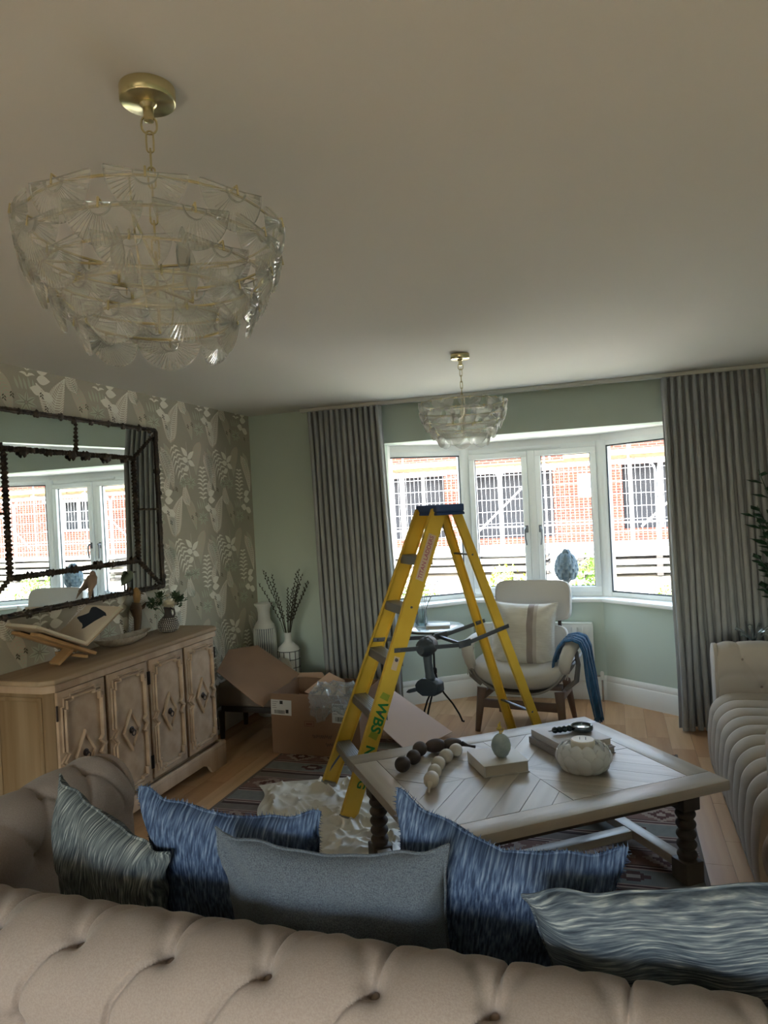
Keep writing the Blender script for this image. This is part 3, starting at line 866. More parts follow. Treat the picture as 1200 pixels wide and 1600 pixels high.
# oval dish
M_dish = mat('speckled_stoneware', (172, 162, 148), .6, var=(40, (150, 138, 124)), bump=(20, .2))
def dish():
    g = G()
    def f(u, v):
        a = 2 * PI * u; r = [0, .45, .8, 1.0, 1.0, .96, .75, .4, 0][min(8, int(v * 8 + .5))]
        z = [0, .0, .018, .045, .048, .046, .024, .010, .008][min(8, int(v * 8 + .5))]
        e = .30 * abs(math.cos(a)) ** 6 * .08
        return (.072 * r * math.sin(a), (.185 + e) * r * math.cos(a), z + .012 * (abs(math.cos(a)) ** 3) * r)
    g.grid(f, 40, 9, wu=True)
    return g
t = thing('dish', 'oval speckled stoneware dish on the sideboard between the book and the vase', 'dish', (-2.68, 3.38, ZT), math.radians(-8))
dish().obj('bowl', M_dish, t, angle=70)
M_dline = mat('brown_glaze_line', (104, 92, 80), .6)
for k in range(9):
    y = -.13 + k * .033
    e = math.sqrt(max(0, 1 - (y / .185) ** 2))
    G().tube([(.066 * e + .006, y, .050), (.054 * e, y + .012, .033), (.030 * e, y + .02, .020)], .0016, 5).obj('glaze_line', M_dline, t)
# textured vase with handle and flowers
M_vase = mat('dark_dotted_ceramic', (66, 60, 58), .6)
M_dot = mat('pale_dot', (214, 208, 198), .6)
vc = (-2.665, 3.79, ZT)
t = thing('bud_vase', 'dark jug vase covered in pale dots holding white flowers on the sideboard', 'vase', vc)
prof = [(.040, 0), (.058, .012), (.066, .038), (.060, .064), (.042, .084), (.026, .100), (.021, .118), (.022, .140), (.026, .150), (.020, .149), (.016, .12)]
G().lathe(prof, 28).obj('body', M_vase, t)
dots = G()
for j in range(8):
    z = .010 + j * .0105; r = np.interp(z, [0, .012, .038, .064, .084, .1], [.040, .058, .066, .060, .042, .026])
    n = int(2 * PI * r / .0125)
    for k in range(n):
        a = 2 * PI * (k + .5 * (j % 2)) / n
        dots.add([(r * math.cos(a) + dx * -math.sin(a) + .0015 * c * math.cos(a), r * math.sin(a) + dx * math.cos(a) + .0015 * c * math.sin(a), z + dz) for dx, dz, c in ((-.0046, 0, 0), (0, -.0044, 0), (.0046, 0, 0), (0, .0044, 0), (0, 0, 2.4))], [(0, 1, 4), (1, 2, 4), (2, 3, 4), (3, 0, 4)])
stuff(dots.obj('raised_dots', M_dot, t))
G().tube([(.020, .005, .144), (.042, .005, .138), (.046, .005, .112), (.036, .005, .088)], [.006, .006, .006, .007], 8).obj('handle', M_vase, t)
M_petal = mat('cream_petal', (228, 220, 200), .7)
M_leafg = mat('flower_leaf_green', (66, 88, 58), .7)
M_stem = mat('flower_stem', (92, 104, 70), .7)
def leaf_on(g, p, d, L_, w):
    d = Vector(d).normalized(); s = d.cross(Vector((0, 0, 1))); s = s.normalized() if s.length > .01 else Vector((1, 0, 0)); n = s.cross(d)
    P = Vector(p); g.add([P, P + d * L_ * .5 + s * w, P + d * L_, P + d * L_ * .5 - s * w, P + d * L_ * .45 + n * w * .5], [(0, 1, 4), (1, 2, 4), (2, 3, 4), (3, 0, 4)])
fl_ = thing('flower_spray', 'spray of white roses and green leaves standing in the dotted vase', 'flowers', (vc[0], vc[1], vc[2] + .13))
rs_ = random.Random(4)
def rose(p, s):
    g = G()
    for k in range(13):
        a = k * 2.4; tl = .25 + k * .075; w = s * (.45 + k * .035)
        M = T(*p) @ R(a, 'Z') @ R(tl, 'Y')
        g.grid(lambda u, v: ((-.5 + u) * 0 + s * .18 * math.sin(u * PI) * 1 + .12 * s * v, (u - .5) * w * 1.6, v * s * 1.05 * math.cos((u - .5) * 1.9)), 5, 4, M=M)
    g.lathe([(s * .1, 0), (s * .42, s * .25), (s * .42, s * .65), (s * .2, s * .95)], 10, M=T(*p))
    return g
for p, s in (((.022, -.012, .030), .052), ((-.045, -.025, .062), .026), ((-.02, .03, .085), .018)):
    rose(p, s).obj('rose', M_petal, fl_, angle=80)
    G().tube([(0, 0, -.06), (p[0] * .5, p[1] * .5, -.01), p], .0018, 5).obj('stem', M_stem, fl_)
for c, n, sp in (((-.05, -.085, .05), 60, .045), ((.02, .10, .045), 80, .05), ((.02, .06, .075), 60, .042), ((-.03, -.03, .085), 46, .045)):
    g = G()
    g.tube([(0, 0, -.05), (c[0] * .6, c[1] * .6, c[2] * .5), c], .0016, 5)
    for k in range(n):
        d = Vector((rs_.gauss(0, 1), rs_.gauss(0, 1), rs_.gauss(.2, 1))).normalized()
        leaf_on(g, Vector(c) + d * sp * rs_.random() * .7, d + Vector((0, 0, .3)), rs_.uniform(.020, .034), .010)
    stuff(g.obj('leaf_sprig', M_leafg, fl_, flat=True))
# carved bird figure behind the dish
M_fig = mat('dark_driftwood', (78, 64, 54), .75, bump=(30, .6), var=(10, (116, 88, 58), (1, 1, .4)))
M_gold = mat('amber_varnish', (168, 128, 66), .5, var=(20, (132, 98, 60)))
t = thing('carved_figure', 'tall dark driftwood bird figure with amber head behind the oval dish', 'ornament', (-2.765, 3.62, ZT))
G().tube([(0, 0, .0), (0, 0, .05), (.004, .004, .11), (0, -.006, .17), (.002, .0, .205)], [.026, .020, .024, .036, .026], 12).obj('carved_body', M_fig, t)
G().tube([(.0, .0, .19), (.004, .005, .225), (.004, .006, .262), (.002, .002, .287), (0, 0, .298)], [.014, .021, .025, .016, .004], 12).obj('head', M_gold, t)
G().tube([(.0, .02, .165), (.01, .052, .172), (.012, .078, .195)], [.016, .012, .003], 8).obj('wing', M_fig, t)
G().tube([(.02, .008, .262), (.03, .024, .258), (.034, .036, .25)], [.008, .005, .001], 6).obj('beak', M_fig, t)

# ================================================================== tufted upholstery
M_sofa = mat('mushroom_linen_upholstery', (148, 136, 131), .85, bump=(420, .12), var=(260, (138, 126, 121)), sheen=.15)
M_sofa2 = mat('greige_linen_upholstery', (172, 162, 150), .85, bump=(420, .25), sheen=.15)
M_button = mat('covered_button', (136, 122, 112), .85)
def seg_dist(S, Tt, a, b):
    ax, ay = a; bx_, by = b; dx, dy = bx_ - ax, by - ay; L2 = dx * dx + dy * dy + 1e-12
    u = np.clip(((S - ax) * dx + (Tt - ay) * dy) / L2, 0, 1)
    return np.hypot(S - (ax + u * dx), Tt - (ay + u * dy)), u
def tufted(name, base, Ls, Lt, ns, nt, buttons, creases, m, parent, puff=.012, pit=.02, sig=.022, cr=.008, cw=.006, pl=.05, M=None, btn=True, ends=True, soft=()):
    """base(s,t)->(pos, normal) for s,t in metres; pits at buttons, pleats along polylines"""
    s = np.linspace(0, Ls, ns); t = np.linspace(0, Lt, nt); S, TT = np.meshgrid(s, t, indexing='ij')
    dm = np.full(S.shape, 9.0)
    for c in creases:
        for a, b in zip(c[:-1], c[1:]): dm = np.minimum(dm, seg_dist(S, TT, a, b)[0])
    ds = np.full(S.shape, 9.0)
    for c in soft:
        for a, b in zip(c[:-1], c[1:]): ds = np.minimum(ds, seg_dist(S, TT, a, b)[0])
    h = puff * (1 - np.exp(-np.minimum(dm, 1) / pl)) - cr * np.exp(-(dm / cw) ** 2) - cr * .5 * np.exp(-(ds / (cw * 3.5)) ** 2)
    for (bs, bt) in buttons:
        r = np.hypot(S - bs, TT - bt); h -= pit * np.exp(-(r / sig) ** 1.3)
    vs = []
    for i in range(ns):
        for j in range(nt):
            p, n = base(s[i], t[j]); vs.append(Vector(p) + Vector(n) * float(h[i, j]))
    fs = [(i * nt + j, (i + 1) * nt + j, (i + 1) * nt + j + 1, i * nt + j + 1) for i in range(ns - 1) for j in range(nt - 1)]
    if ends:
        fs.append(tuple(range(nt))); fs.append(tuple((ns - 1) * nt + j for j in range(nt))[::-1])
        fs.append(tuple(i * nt for i in range(ns))[::-1]); fs.append(tuple(i * nt + nt - 1 for i in range(ns)))
    o = G().add(vs, fs).obj(name, m, parent, angle=75, M=M)
    if btn:
        proto = None
        for (bs, bt) in buttons:
            if not (0 < bs < Ls and 0 < bt < Lt): continue
            p, n = base(bs, bt); n = Vector(n).normalized(); p = Vector(p) - n * (pit * 1.0)
            q = n.to_track_quat('Z', 'Y').to_matrix().to_4x4()
            if proto is None: proto = G().lathe([(.009, -.003), (.010, 0), (.0085, .003), (.004, .0048), (.001, .005)], 12).mesh('button', M_button, angle=70)
            b = bpy.data.objects.new('button', proto); COL.objects.link(b); b.parent = parent; b.matrix_basis = (M if M else Matrix()) @ T(*p) @ q
    return o
def path_fn(pts):
    """dense profile polyline -> arc length lookup giving point and left normal"""
    P = [Vector((p[0], p[1])) for p in pts]; L_ = [0]
    for a, b in zip(P[:-1], P[1:]): L_.append(L_[-1] + (b - a).length)
    def f(t):
        t = max(0, min(L_[-1], t)); i = max(0, min(len(P) - 2, int(np.searchsorted(L_, t)) - 1))
        u = (t - L_[i]) / (L_[i + 1] - L_[i] + 1e-9); p = P[i].lerp(P[i + 1], u)
        def tang(k): a = P[max(k - 1, 0)]; b = P[min(k + 1, len(P) - 1)]; return (b - a).normalized()
        d = tang(i).lerp(tang(i + 1), u).normalized()
        return p, Vector((-d.y, d.x))
    return f, L_[-1]

# ---- sofa nearest the viewer, seen from behind
sf = thing('chesterfield_sofa', 'large mushroom linen chesterfield sofa seen from behind in the foreground', 'sofa', (-.68, 1.2, 0))
def roll_profile(cx, cz, r, inner_x, z_in, outer_x, z_out):
    """starts low on the inner side, over the roll, down the outer side (inner side at +x)"""
    pts = []
    for k in range(8): pts.append((inner_x, z_in + (cz - .06 - z_in) * k / 8))
    for k in range(41):
        a = math.radians(-28 + 243 * k / 40); pts.append((cx + r * math.cos(a), cz + r * math.sin(a)))
    e = pts[-1]
    for k in range(1, 13):
        u = k / 12; pts.append((e[0] + (outer_x - e[0]) * smooth(min(1, u * 1.6)), e[1] + (z_out - e[1]) * u))
    return pts
BR = .125
f_, LT = path_fn(roll_profile(-.01, .672, BR, .115, .40, -.115, .10))
SL = 2.20           # back length
def base_back(s, t):
    p, n = f_(t); return (s - SL / 2 - .03, p.x, p.y), (0, -n.x * -1 * -1, -n.y * -1 * -1)
def base_back(s, t):
    p, n = f_(t); e = min(s, SL - s); k = 1 - .0 * e
    return (s - 1.055, p.x, p.y), (0, -n.x, -n.y)
# the profile runs anticlockwise, so its left normal points inward: flip
def t_at(angle_deg):
    return sum((Vector(a) - Vector(b)).length for a, b in zip(_pp[1:], _pp[:-1]) )
_pp = roll_profile(-.01, .672, BR, .115, .40, -.115, .10)
def arc_t(i): return sum((Vector(_pp[k + 1]) - Vector(_pp[k])).length for k in range(i))
def ang_t(a): return arc_t(8 + int(round((a + 28) / 243 * 40)))
tB, tC, tR2 = ang_t(116), ang_t(45), ang_t(196)
btn = []; cre = []; sof = []
x0b = -1.254 + .68 + 1.055
bxs = [x0b + .2065 * k for k in range(-2, 11)]
for b in bxs:
    if not (.03 < b < SL - .03): continue
    btn.append((b, tB)); btn.append((b, tB - .30)) if tB - .30 > 0 else None
    cre.append([(b, tB), (b + .012, tC - .05), (b + .0, tC - .12)])
    cre.append([(b, tB), (b - .045, tB + .04), (b - .085, tB + .10), (b - .10, tR2)])
    btn.append((b - .10, tR2)); cre.append([(b - .10, tR2), (b - .10, LT)])
    sof.append([(b, tB), (b + .10, tC - .02)]); sof.append([(b, tB), (b - .10, tC - .02)])
tufted('back', base_back, SL, LT, 900, 220, btn, cre, M_sofa, sf, puff=.009, pit=.036, sig=.018, cr=.011, cw=.0052, pl=.05, soft=sof)
# arms: roll running along the depth; inner side at +x for the left arm
AR = .125
fa, LA = path_fn(roll_profile(-.03, .665, AR, .085, .40, -.10, .10))
AL = .82
def arm(side, nm):
    def base_arm(s, t):
        p, n = fa(t); e = max(0, s - (AL - .06)) / .06
        k = 1 - .10 * e * e
        return (side * p.x, s, .40 + (p.y - .40) * k if p.y > .40 else p.y), (-side * n.x, .6 * e * 0, -n.y)
    bt = []; cr = []
    tb1, tb2 = ang_t(62) , ang_t(150)
    for k in range(4):
        y = .12 + k * .19
        bt.append((y, tb1)); cr.append([(y, tb1), (y + .02, tb2 - .03), (y + .05, tb2)])
        bt.append((y - .095, tb1 - .17)); cr.append([(y, tb1), (y - .095, tb1 - .17)]); cr.append([(y, tb1), (y + .095, tb1 - .17)])
    tufted('arm', base_arm, AL, LA, 110, 100, bt, cr, M_sofa, sf, puff=.012, pit=.022, sig=.020, cr=.006, cw=.005, M=T(-1.03 if side > 0 else 1.11, .02, 0))
    # pleated scroll facing at the front of the arm
    poly = [(side * p[0], p[1]) for p in roll_profile(-.03, .665, AR * .93, .075, .08, -.09, .08)]
    G().prism(poly, 0, .03, M=frame_M((-1.03 if side > 0 else 1.11, AL + .05, 0), (1, 0, 0), (0, 0, 1), (0, -1, 0))).obj('arm_facing', M_sofa, sf, bevel=.008)
arm(1, 'left'); arm(-1, 'right')
G().box((-.91, .09, .10), (.99, .80, .30)).obj('seat_base', M_sofa, sf, bevel=.02)
for k in range(2):
    def cush(u, v, k=k): return 0
    G().box((-.905 + k * .95, .11, .30), (.035 + k * .95, .84, .45)).obj('seat_cushion', M_sofa, sf, bevel=.04, bseg=4)
M_leg = mat('dark_turned_leg', (50, 38, 30), .4)
for lx in (-1.0, 1.08):
    for ly in (-.05, .80): G().lathe([(.018, 0), (.026, .02), (.030, .06), (.022, .09), (.035, .10)], 14, M=T(lx, ly, 0)).obj('leg', M_leg, sf)

# ---- scatter cushions
def cushion(name, label, w, h, th, m, loc, yaw=0, lean=.25, roll=0, seed=1, group=None, piping=None, fringe=False, fold=.0, slump=0, far=.45):
    rr = random.Random(seed); o = rr.uniform(0, 50)
    M = T(*loc) @ R(yaw, 'Z') @ R(PI / 2 + lean, 'X') @ R(roll, 'Z')
    t = thing(name, label, 'cushion', loc, 0, group); t.matrix_basis = M
    def shape(u, v, side):
        # u,v in -1..1
        px = u * w / 2 * (1 - .085 * (1 - abs(v) ** 2.2) * abs(u) ** 3)
        py = v * h / 2 * (1 - .085 * (1 - abs(u) ** 2.2) * abs(v) ** 3)
        k = max(0, (1 - abs(u) ** 3.0)) ** .55 * max(0, (1 - abs(v) ** 3.0)) ** .55
        n = noise.noise(Vector((px * 7 + o, py * 7, side))) * .022 * k + noise.noise(Vector((px * 16, py * 14 + o, side * 3))) * .007 * k
        cr = abs(u * v) ** 1.5 * .012 * math.sin((abs(u) - abs(v)) * 14 + o)
        z = side * (th / 2 * k * (1 if side > 0 else far) + n) + cr
        z += fold * math.exp(-((u + .55 * v - .1) / .22) ** 2) * -.035 * side * k
        py -= slump * (1 - abs(u)) ** 1 * max(0, v) * h
        return (px, py + h / 2, z)
    g = G(); n = 56
    P = {}; vs = []; fs = []
    def idx(i, j, side):
        if i in (0, n) or j in (0, n): side = 0
        if (i, j, side) not in P:
            u, v = -1 + 2 * i / n, -1 + 2 * j / n
            P[(i, j, side)] = len(vs); vs.append(shape(u, v, side if side else 1) if side else shape(u, v, 0))
        return P[(i, j, side)]
    for side in (1, -1):
        for i in range(n):
            for j in range(n):
                q = (idx(i, j, side), idx(i + 1, j, side), idx(i + 1, j + 1, side), idx(i, j + 1, side))
                fs.append(q if side == 1 else q[::-1])
    g.add(vs, fs); body = g.obj('cover', m, t, angle=85)
    rim = [shape(-1 + 2 * i / n, -1, 0) for i in range(n)] + [shape(1, -1 + 2 * i / n, 0) for i in range(n)] + [shape(1 - 2 * i / n, 1, 0) for i in range(n)] + [shape(-1, 1 - 2 * i / n, 0) for i in range(n)]
    G().tube(rim, .0035 if not fringe else .003, 6, closed=True).obj('piping', piping or m, t)
    if fringe:
        fg = G()
        N_ = 520; per = len(rim)
        for k in range(N_):
            f = k / N_ * per; a = Vector(rim[int(f) % per]); b = Vector(rim[(int(f) + 1) % per]); p = a.lerp(b, f % 1)
            c = Vector((0, h / 2, 0)); d = (b - a).normalized(); out = d.cross(Vector((0, 0, 1))).normalized()
            e = p + out * rr.uniform(.007, .014) + Vector((0, 0, rr.uniform(-.006, .006))) + d * rr.uniform(-.004, .004)
            s = d * .0016
            fg.add([p - s, p + s, e, p + Vector((0, 0, .0012))], [(0, 1, 2), (1, 3, 2), (3, 0, 2), (0, 3, 1)])
        stuff(fg.obj('eyelash_fringe', piping or m, t, flat=True))
    return t
M_blue = streak_mat('blue_chenille_stripe', [(38, 52, 78), (54, 72, 104), (86, 106, 138), (120, 138, 166)], 185, (1, .17, 0), warp=.12, bump=.9)
M_marl = streak_mat('grey_marl_stripe', [(50, 58, 66), (82, 91, 98), (114, 122, 126), (178, 184, 184)], 250, (1, .075, 0), warp=.12, bump=.9)
M_marl_h = streak_mat('grey_marl_cross_stripe', [(50, 60, 74), (76, 88, 102), (106, 117, 128), (162, 170, 174)], 270, (.06, 1, 0), warp=.12, bump=.9)
M_slate = mat('slate_blue_weave', (64, 74, 90), .85, bump=(300, .8), var=(380, (98, 110, 124)), sheen=.1)
zs = .43
cushion('scatter_cushion', 'grey marl striped cushion slumped in the left corner of the foreground sofa', .47, .47, .17, M_marl, (-1.325, 1.60, zs - .02), yaw=math.radians(-20), lean=.18, roll=math.radians(-13), seed=2, fold=.5)
cushion('scatter_cushion', 'blue chenille cushion standing between the grey marl one and the slate one', .48, .50, .17, M_blue, (-.955, 1.615, zs), yaw=.03, lean=.24, roll=math.radians(-4), seed=5, fringe=True, slump=.05)
cushion('scatter_cushion', 'plain slate blue woven cushion in the middle of the foreground sofa', .54, .44, .16, M_slate, (-.615, 1.475, zs + .03), yaw=.02, lean=.17, roll=math.radians(1), seed=9, slump=.05)
cushion('scatter_cushion', 'blue chenille cushion with a high left corner in front of the coffee table', .49, .51, .18, M_blue, (-.325, 1.625, zs + .01), yaw=-.06, lean=.25, roll=math.radians(-10), seed=14, fringe=True, slump=.12)
cushion('scatter_cushion', 'grey cushion with sideways marl streaks at the right end of the foreground sofa', .58, .50, .19, M_marl_h, (.155, 1.50, zs - .005), yaw=.10, lean=.26, roll=math.radians(9), seed=21, fold=.6)

# ================================================================== chesterfield on the right
rsf = thing('chesterfield_sofa', 'greige chesterfield sofa with deep pleated seat against the right wall', 'sofa', (.96, 3.62, 0))
# seat: profile in x from the back down over the front edge (local x negative = front)
pr = [(.30, .44)] + [(.30 - .66 * k / 14, .44 + .012 * math.sin(k / 14 * PI)) for k in range(1, 15)]
for k in range(1, 12):
    a = k / 11 * PI / 2; pr.append((-.36 - .105 * math.sin(a), .345 + .095 * math.cos(a)))
for k in range(1, 9): pr.append((-.465 - .012 * math.sin(k / 8 * PI) , .345 - .265 * k / 8))
fs2, LS = path_fn(pr)
def base_seat(s, t):
    p, n = fs2(t); return (p.x, s - .72, p.y), (-n.x, 0, -n.y)
def base_seat(s, t):
    p, n = fs2(t); nn = (n.x, n.y)
    if nn[1] < -1e-6 or (abs(nn[1]) < 1e-6 and nn[0] > 0): nn = (-nn[0], -nn[1])
    if p.x < -.4 and nn[0] > 0: nn = (-nn[0], -nn[1])
    return (p.x, s - .72, p.y), (nn[0], 0, nn[1])
bt = []; cr = []
sp = .144
for k in range(11):
    y = .0 + k * sp
    bt.append((y, .33)); bt.append((y + sp / 2, .08)); 
    cr.append([(y, .33), (y + .01, .50), (y + .035, .62), (y + .045, LS)])
    cr.append([(y, .33), (y + sp / 2, .08)]); cr.append([(y, .33), (y - sp / 2, .08)])
tufted('seat', base_seat, 1.44, LS, 330, 120, bt, cr, M_sofa2, rsf, puff=.040, pit=.040, sig=.03, cr=.012, cw=.006, pl=.035)
# far and near arms
fr, LR = path_fn(roll_profile(-.02, .625, .105, .085, .40, -.08, .08))
def side_arm(y, sg):
    def b(s, t):
        p, n = fr(t); e = max(0, .08 - s) / .08
        return (s - .44, sg * p.x, p.y - .03 * e * e * (1 if p.y > .5 else 0)), (0, -sg * n.x, -n.y)
    bt = [(.22, .10), (.42, .10), (.33, .26), (.53, .26), (.13, .26)]
    cr = [[(.13, .26), (.10, .52)], [(.33, .26), (.34, .55)], [(.53, .26), (.55, .55)], [(.22, .10), (.13, .26)], [(.22, .10), (.33, .26)], [(.42, .10), (.33, .26)], [(.42, .10), (.53, .26)]]
    if sg < 0: pass
    tufted('arm', b, .86, LR, 120, 90, bt, cr, M_sofa2, rsf, puff=.010, pit=.022, sig=.022, cr=.005, cw=.006, M=T(0, y, 0))
    poly = [(sg * p[0], p[1]) for p in roll_profile(-.02, .625, .100, .078, .07, -.075, .07)]
    G().prism(poly, 0, .025, M=frame_M((-.455, y, 0), (0, 1, 0), (0, 0, 1), (1, 0, 0))).obj('arm_facing', M_sofa2, rsf, bevel=.008)
side_arm(.80, -1); side_arm(-.74, 1)
fb, LB = path_fn(roll_profile(.02, .66, .11, .10, .40, -.08, .10))
def base_b2(s, t):
    p, n = fb(t); return (.37 - p.x, s - .86, p.y), (n.x, 0, -n.y)
bt = []; cr = []
for k in range(9):
    y = .1 + k * .19; bt += [(y, .26)]; cr += [[(y, .26), (y, .52)], [(y, .26), (y + .095, .10)], [(y, .26), (y - .095, .10)]]; bt.append((y + .095, .10))
tufted('back', base_b2, 1.72, LB, 200, 90, bt, cr, M_sofa2, rsf, puff=.012, pit=.022, sig=.022, cr=.006, cw=.006)
G().box((-.42, -.72, .07), (.30, .72, .34)).obj('seat_base', M_sofa2, rsf, bevel=.01)
for lx in (-.40, .30):
    for ly in (-.74, .78): G().lathe([(.016, 0), (.024, .02), (.026, .05), (.02, .065), (.03, .075)], 14, M=T(lx, ly, 0)).obj('leg', M_leg, rsf)
M_denim = mat('grey_blue_chenille', (104, 122, 144), .85, bump=(200, .6), var=(90, (126, 142, 160)))
cushion('scatter_cushion', 'grey blue cushion leaning in the far corner of the right hand sofa', .44, .44, .15, M_denim, (.98, 4.0, .46), yaw=math.radians(-62), lean=-.35, roll=math.radians(20), seed=31, far=1)

# ================================================================== coffee table
M_elm = [mat('weathered_elm', c, .38, bump=(35, .35, s3), var=(9, c2, s3)) for c, c2, s3 in
         [((184, 178, 170), (156, 149, 141), (.07, 1, 1)), ((200, 194, 186), (168, 161, 153), (.07, 1, 1)), ((172, 165, 157), (192, 185, 177), (.07, 1, 1))]]
M_elmdark = mat('grey_brown_table_leg', (92, 84, 76), .6, bump=(40, .3, (1, 1, .1)), var=(10, (72, 66, 60), (1, 1, .1)))
TZ = .45; ta = math.radians(37)
tb = thing('coffee_table', 'weathered wood coffee table with parquet top and turned bobbin legs', 'table', (-.417, 3.069, 0), ta)
A_, B_ = .65, .43
for s in (1, -1):
    G().box((-A_, s * B_ - .055, TZ - .040), (A_, s * B_ + .055, TZ)).obj('border_plank', M_elm[0], tb, bevel=.004) if s > 0 else G().box((-A_, -B_ - .055, TZ - .040), (A_, -B_ + .055, TZ)).obj('border_plank', M_elm[2], tb, bevel=.004)
    p = G().box((-(B_ - .056), -.055, TZ - .040), (B_ - .056, .055, TZ)).obj('border_plank', M_elm[1], tb, bevel=.004, M=T(s * (A_ - .055), 0, 0) @ R(PI / 2, 'Z') )
# chevron parquet planks inside the border: strips cut at 45 degrees
def clip_poly(poly, x0, x1, y0, y1):
    def cut(P, f):
        out = []
        for i in range(len(P)):
            a, b = P[i], P[(i + 1) % len(P)]; fa_, fb_ = f(a), f(b)
            if fa_ >= 0: out.append(a)
            if fa_ * fb_ < 0: u = fa_ / (fa_ - fb_); out.append((a[0] + (b[0] - a[0]) * u, a[1] + (b[1] - a[1]) * u))
        return out
    for f in (lambda p: p[0] - x0, lambda p: x1 - p[0], lambda p: p[1] - y0, lambda p: y1 - p[1]):
        poly = cut(poly, f)
        if len(poly) < 3: return None
    return poly
XI, YI2 = A_ - .112, B_ - .057
for q, (sx, sy) in enumerate(((1, 1), (1, -1), (-1, 1), (-1, -1))):
    ang_ = math.radians(45) * (1 if sx * sy > 0 else -1)
    x0, x1 = (.001, XI) if sx > 0 else (-XI, -.001); y0, y1 = (.001, YI2) if sy > 0 else (-YI2, -.001)
    for k in range(-9, 10):
        w = .098; c = k * w
        dx, dy = math.cos(ang_), math.sin(ang_); nx, ny = -dy, dx
        P = [(nx * c - dx, ny * c - dy), (nx * c + dx, ny * c + dy), (nx * (c + w - .002) + dx, ny * (c + w - .002) + dy), (nx * (c + w - .002) - dx, ny * (c + w - .002) - dy)]
        P = clip_poly(P, x0, x1, y0, y1)
        if not P: continue
        cx_ = sum(p[0] for p in P) / len(P); cy_ = sum(p[1] for p in P) / len(P)
        Mi = T(cx_, cy_, 0) @ R(ang_, 'Z'); inv = Mi.inverted()
        P2 = [tuple((inv @ Vector((p[0], p[1], 0)))[:2]) for p in P]
        G().prism(P2, TZ - .030, TZ - RND.uniform(.0005, .0022)).obj('parquet_plank', RND.choice(M_elm), tb, M=Mi, angle=20)
G().box((-XI, -YI2, TZ - .045), (XI, YI2, TZ - .031)).obj('sub_top', M_elmdark, tb)
LX, LY = .555, .335
for s in (1, -1):
    bx('apron', (-LX, s * LY - .011, TZ - .125), (LX, s * LY + .011, TZ - .041), M_elmdark, tb)
    bx('apron', (s * LX - .011, -LY, TZ - .125), (s * LX + .011, LY, TZ - .041), M_elmdark, tb)
bob = [(.036, .09)]
for k in range(5):
    z = .09 + k * .042
    for q in range(1, 7): bob.append((.028 + .013 * math.sin(q / 6 * PI), z + .042 * q / 6))
for sx in (1, -1):
    for sy in (1, -1):
        x_, y_ = sx * LX, sy * LY
        g = G().lathe(bob, 22, M=T(x_, y_, 0))
        lg = g.obj('leg', M_elmdark, tb, angle=50)
        G().box((x_ - .042, y_ - .042, .30), (x_ + .042, y_ + .042, TZ - .041)).obj('leg_block', M_elmdark, lg, bevel=.006)
        G().box((x_ - .045, y_ - .045, .0), (x_ + .045, y_ + .045, .092)).obj('foot_block', M_elmdark, lg, bevel=.006)
for s in (1, -1): bx('stretcher', (s * LX - .03, -LY + .045, .045), (s * LX + .03, LY - .045, .085), M_elm[2], tb, bevel=.004)
bx('stretcher', (-LX + .031, -.03, .046), (LX - .031, .03, .084), M_elm[2], tb, bevel=.004)

# things on the coffee table
M_bookw = mat('white_book_cloth', (216, 216, 216), .5); M_bookg = mat('grey_book_cloth', (150, 146, 148), .6); M_bookp = mat('pale_page_block', (198, 192, 184), .85, bump=(260, .3, (1, 1, 40)))
def book(name, label, p0, ex, ey, w, d, h, m, spine=True):
    """p0 corner on the surface, ex/ey unit directions"""
    t = thing(name, label, 'book', p0); t.matrix_basis = frame_M(p0, ex, ey, (0, 0, 1))
    bx('lower_cover', (0, 0, 0), (w, d, .0035), m, t, bevel=.001); bx('upper_cover', (0, 0, h - .0035), (w, d, h), m, t, bevel=.001)
    bx('page_block', (.006, .004, .0036), (w - .005, d - .005, h - .0036), M_bookp, t, bevel=0)
    bx('spine', (-.003, 0, 0), (.004, d, h), m, t, bevel=.0015)
    return t
ux = Vector((.799, .602, 0)); uy = Vector((-.602, .799, 0))
def dirn(a): return Vector((math.cos(a), math.sin(a), 0)), Vector((-math.sin(a), math.cos(a), 0))
# white box book under the egg vase
pA = at(758, 1216, 2, TZ); pB = at(828, 1206, 2, TZ); pD = at(733, 1192, 2, TZ)
ex = (pB - pA).normalized(); ey = Vector((-ex.y, ex.x, 0))
wbw = (pB - pA).length; wbd = abs((pD - pA).dot(ey))
book('white_book', 'thick white book under the pale egg vase on the coffee table', pA + Vector((0, 0, .0005)), ex, ey, wbw, max(.17, wbd * 1.1), .048, M_bookw)
egc = pA + ex * wbw * .55 + ey * .085 + Vector((0, 0, .0495))
M_egg = mat('pale_blue_stone', (166, 180, 178), .4, var=(30, (146, 162, 162)))
t = thing('egg_vase', 'small pale blue egg shaped vase with dried yellow sprig on white book', 'vase', egc)
G().lathe([(.018, 0), (.030, .010), (.040, .032), (.0425, .050), (.038, .070), (.026, .088), (.014, .097), (.011, .100), (.0085, .099), (.008, .09)], 26).obj('body', M_egg, t)
M_dry = mat('dried_yellow_flower', (206, 176, 84), .8)
t = thing('dried_sprig', 'dried yellow sprig standing in the egg shaped vase', 'flowers', egc + Vector((0, 0, .09)))
g = G(); rq = random.Random(3)
for k in range(6):
    e = Vector((rq.uniform(-.02, .02), rq.uniform(-.01, .01), rq.uniform(.025, .055)))
    s = G().tube([(0, 0, 0), e * .5, e], .0012, 5)
    for q in range(3):
        c = e * (.6 + .2 * q) + Vector((rq.uniform(-.005, .005), rq.uniform(-.005, .005), 0)); s.lathe([(.001, -.004), (.004, 0), (.0035, .004), (.001, .006)], 7, M=T(*c))
    s.obj('flower_stem', M_dry, t)
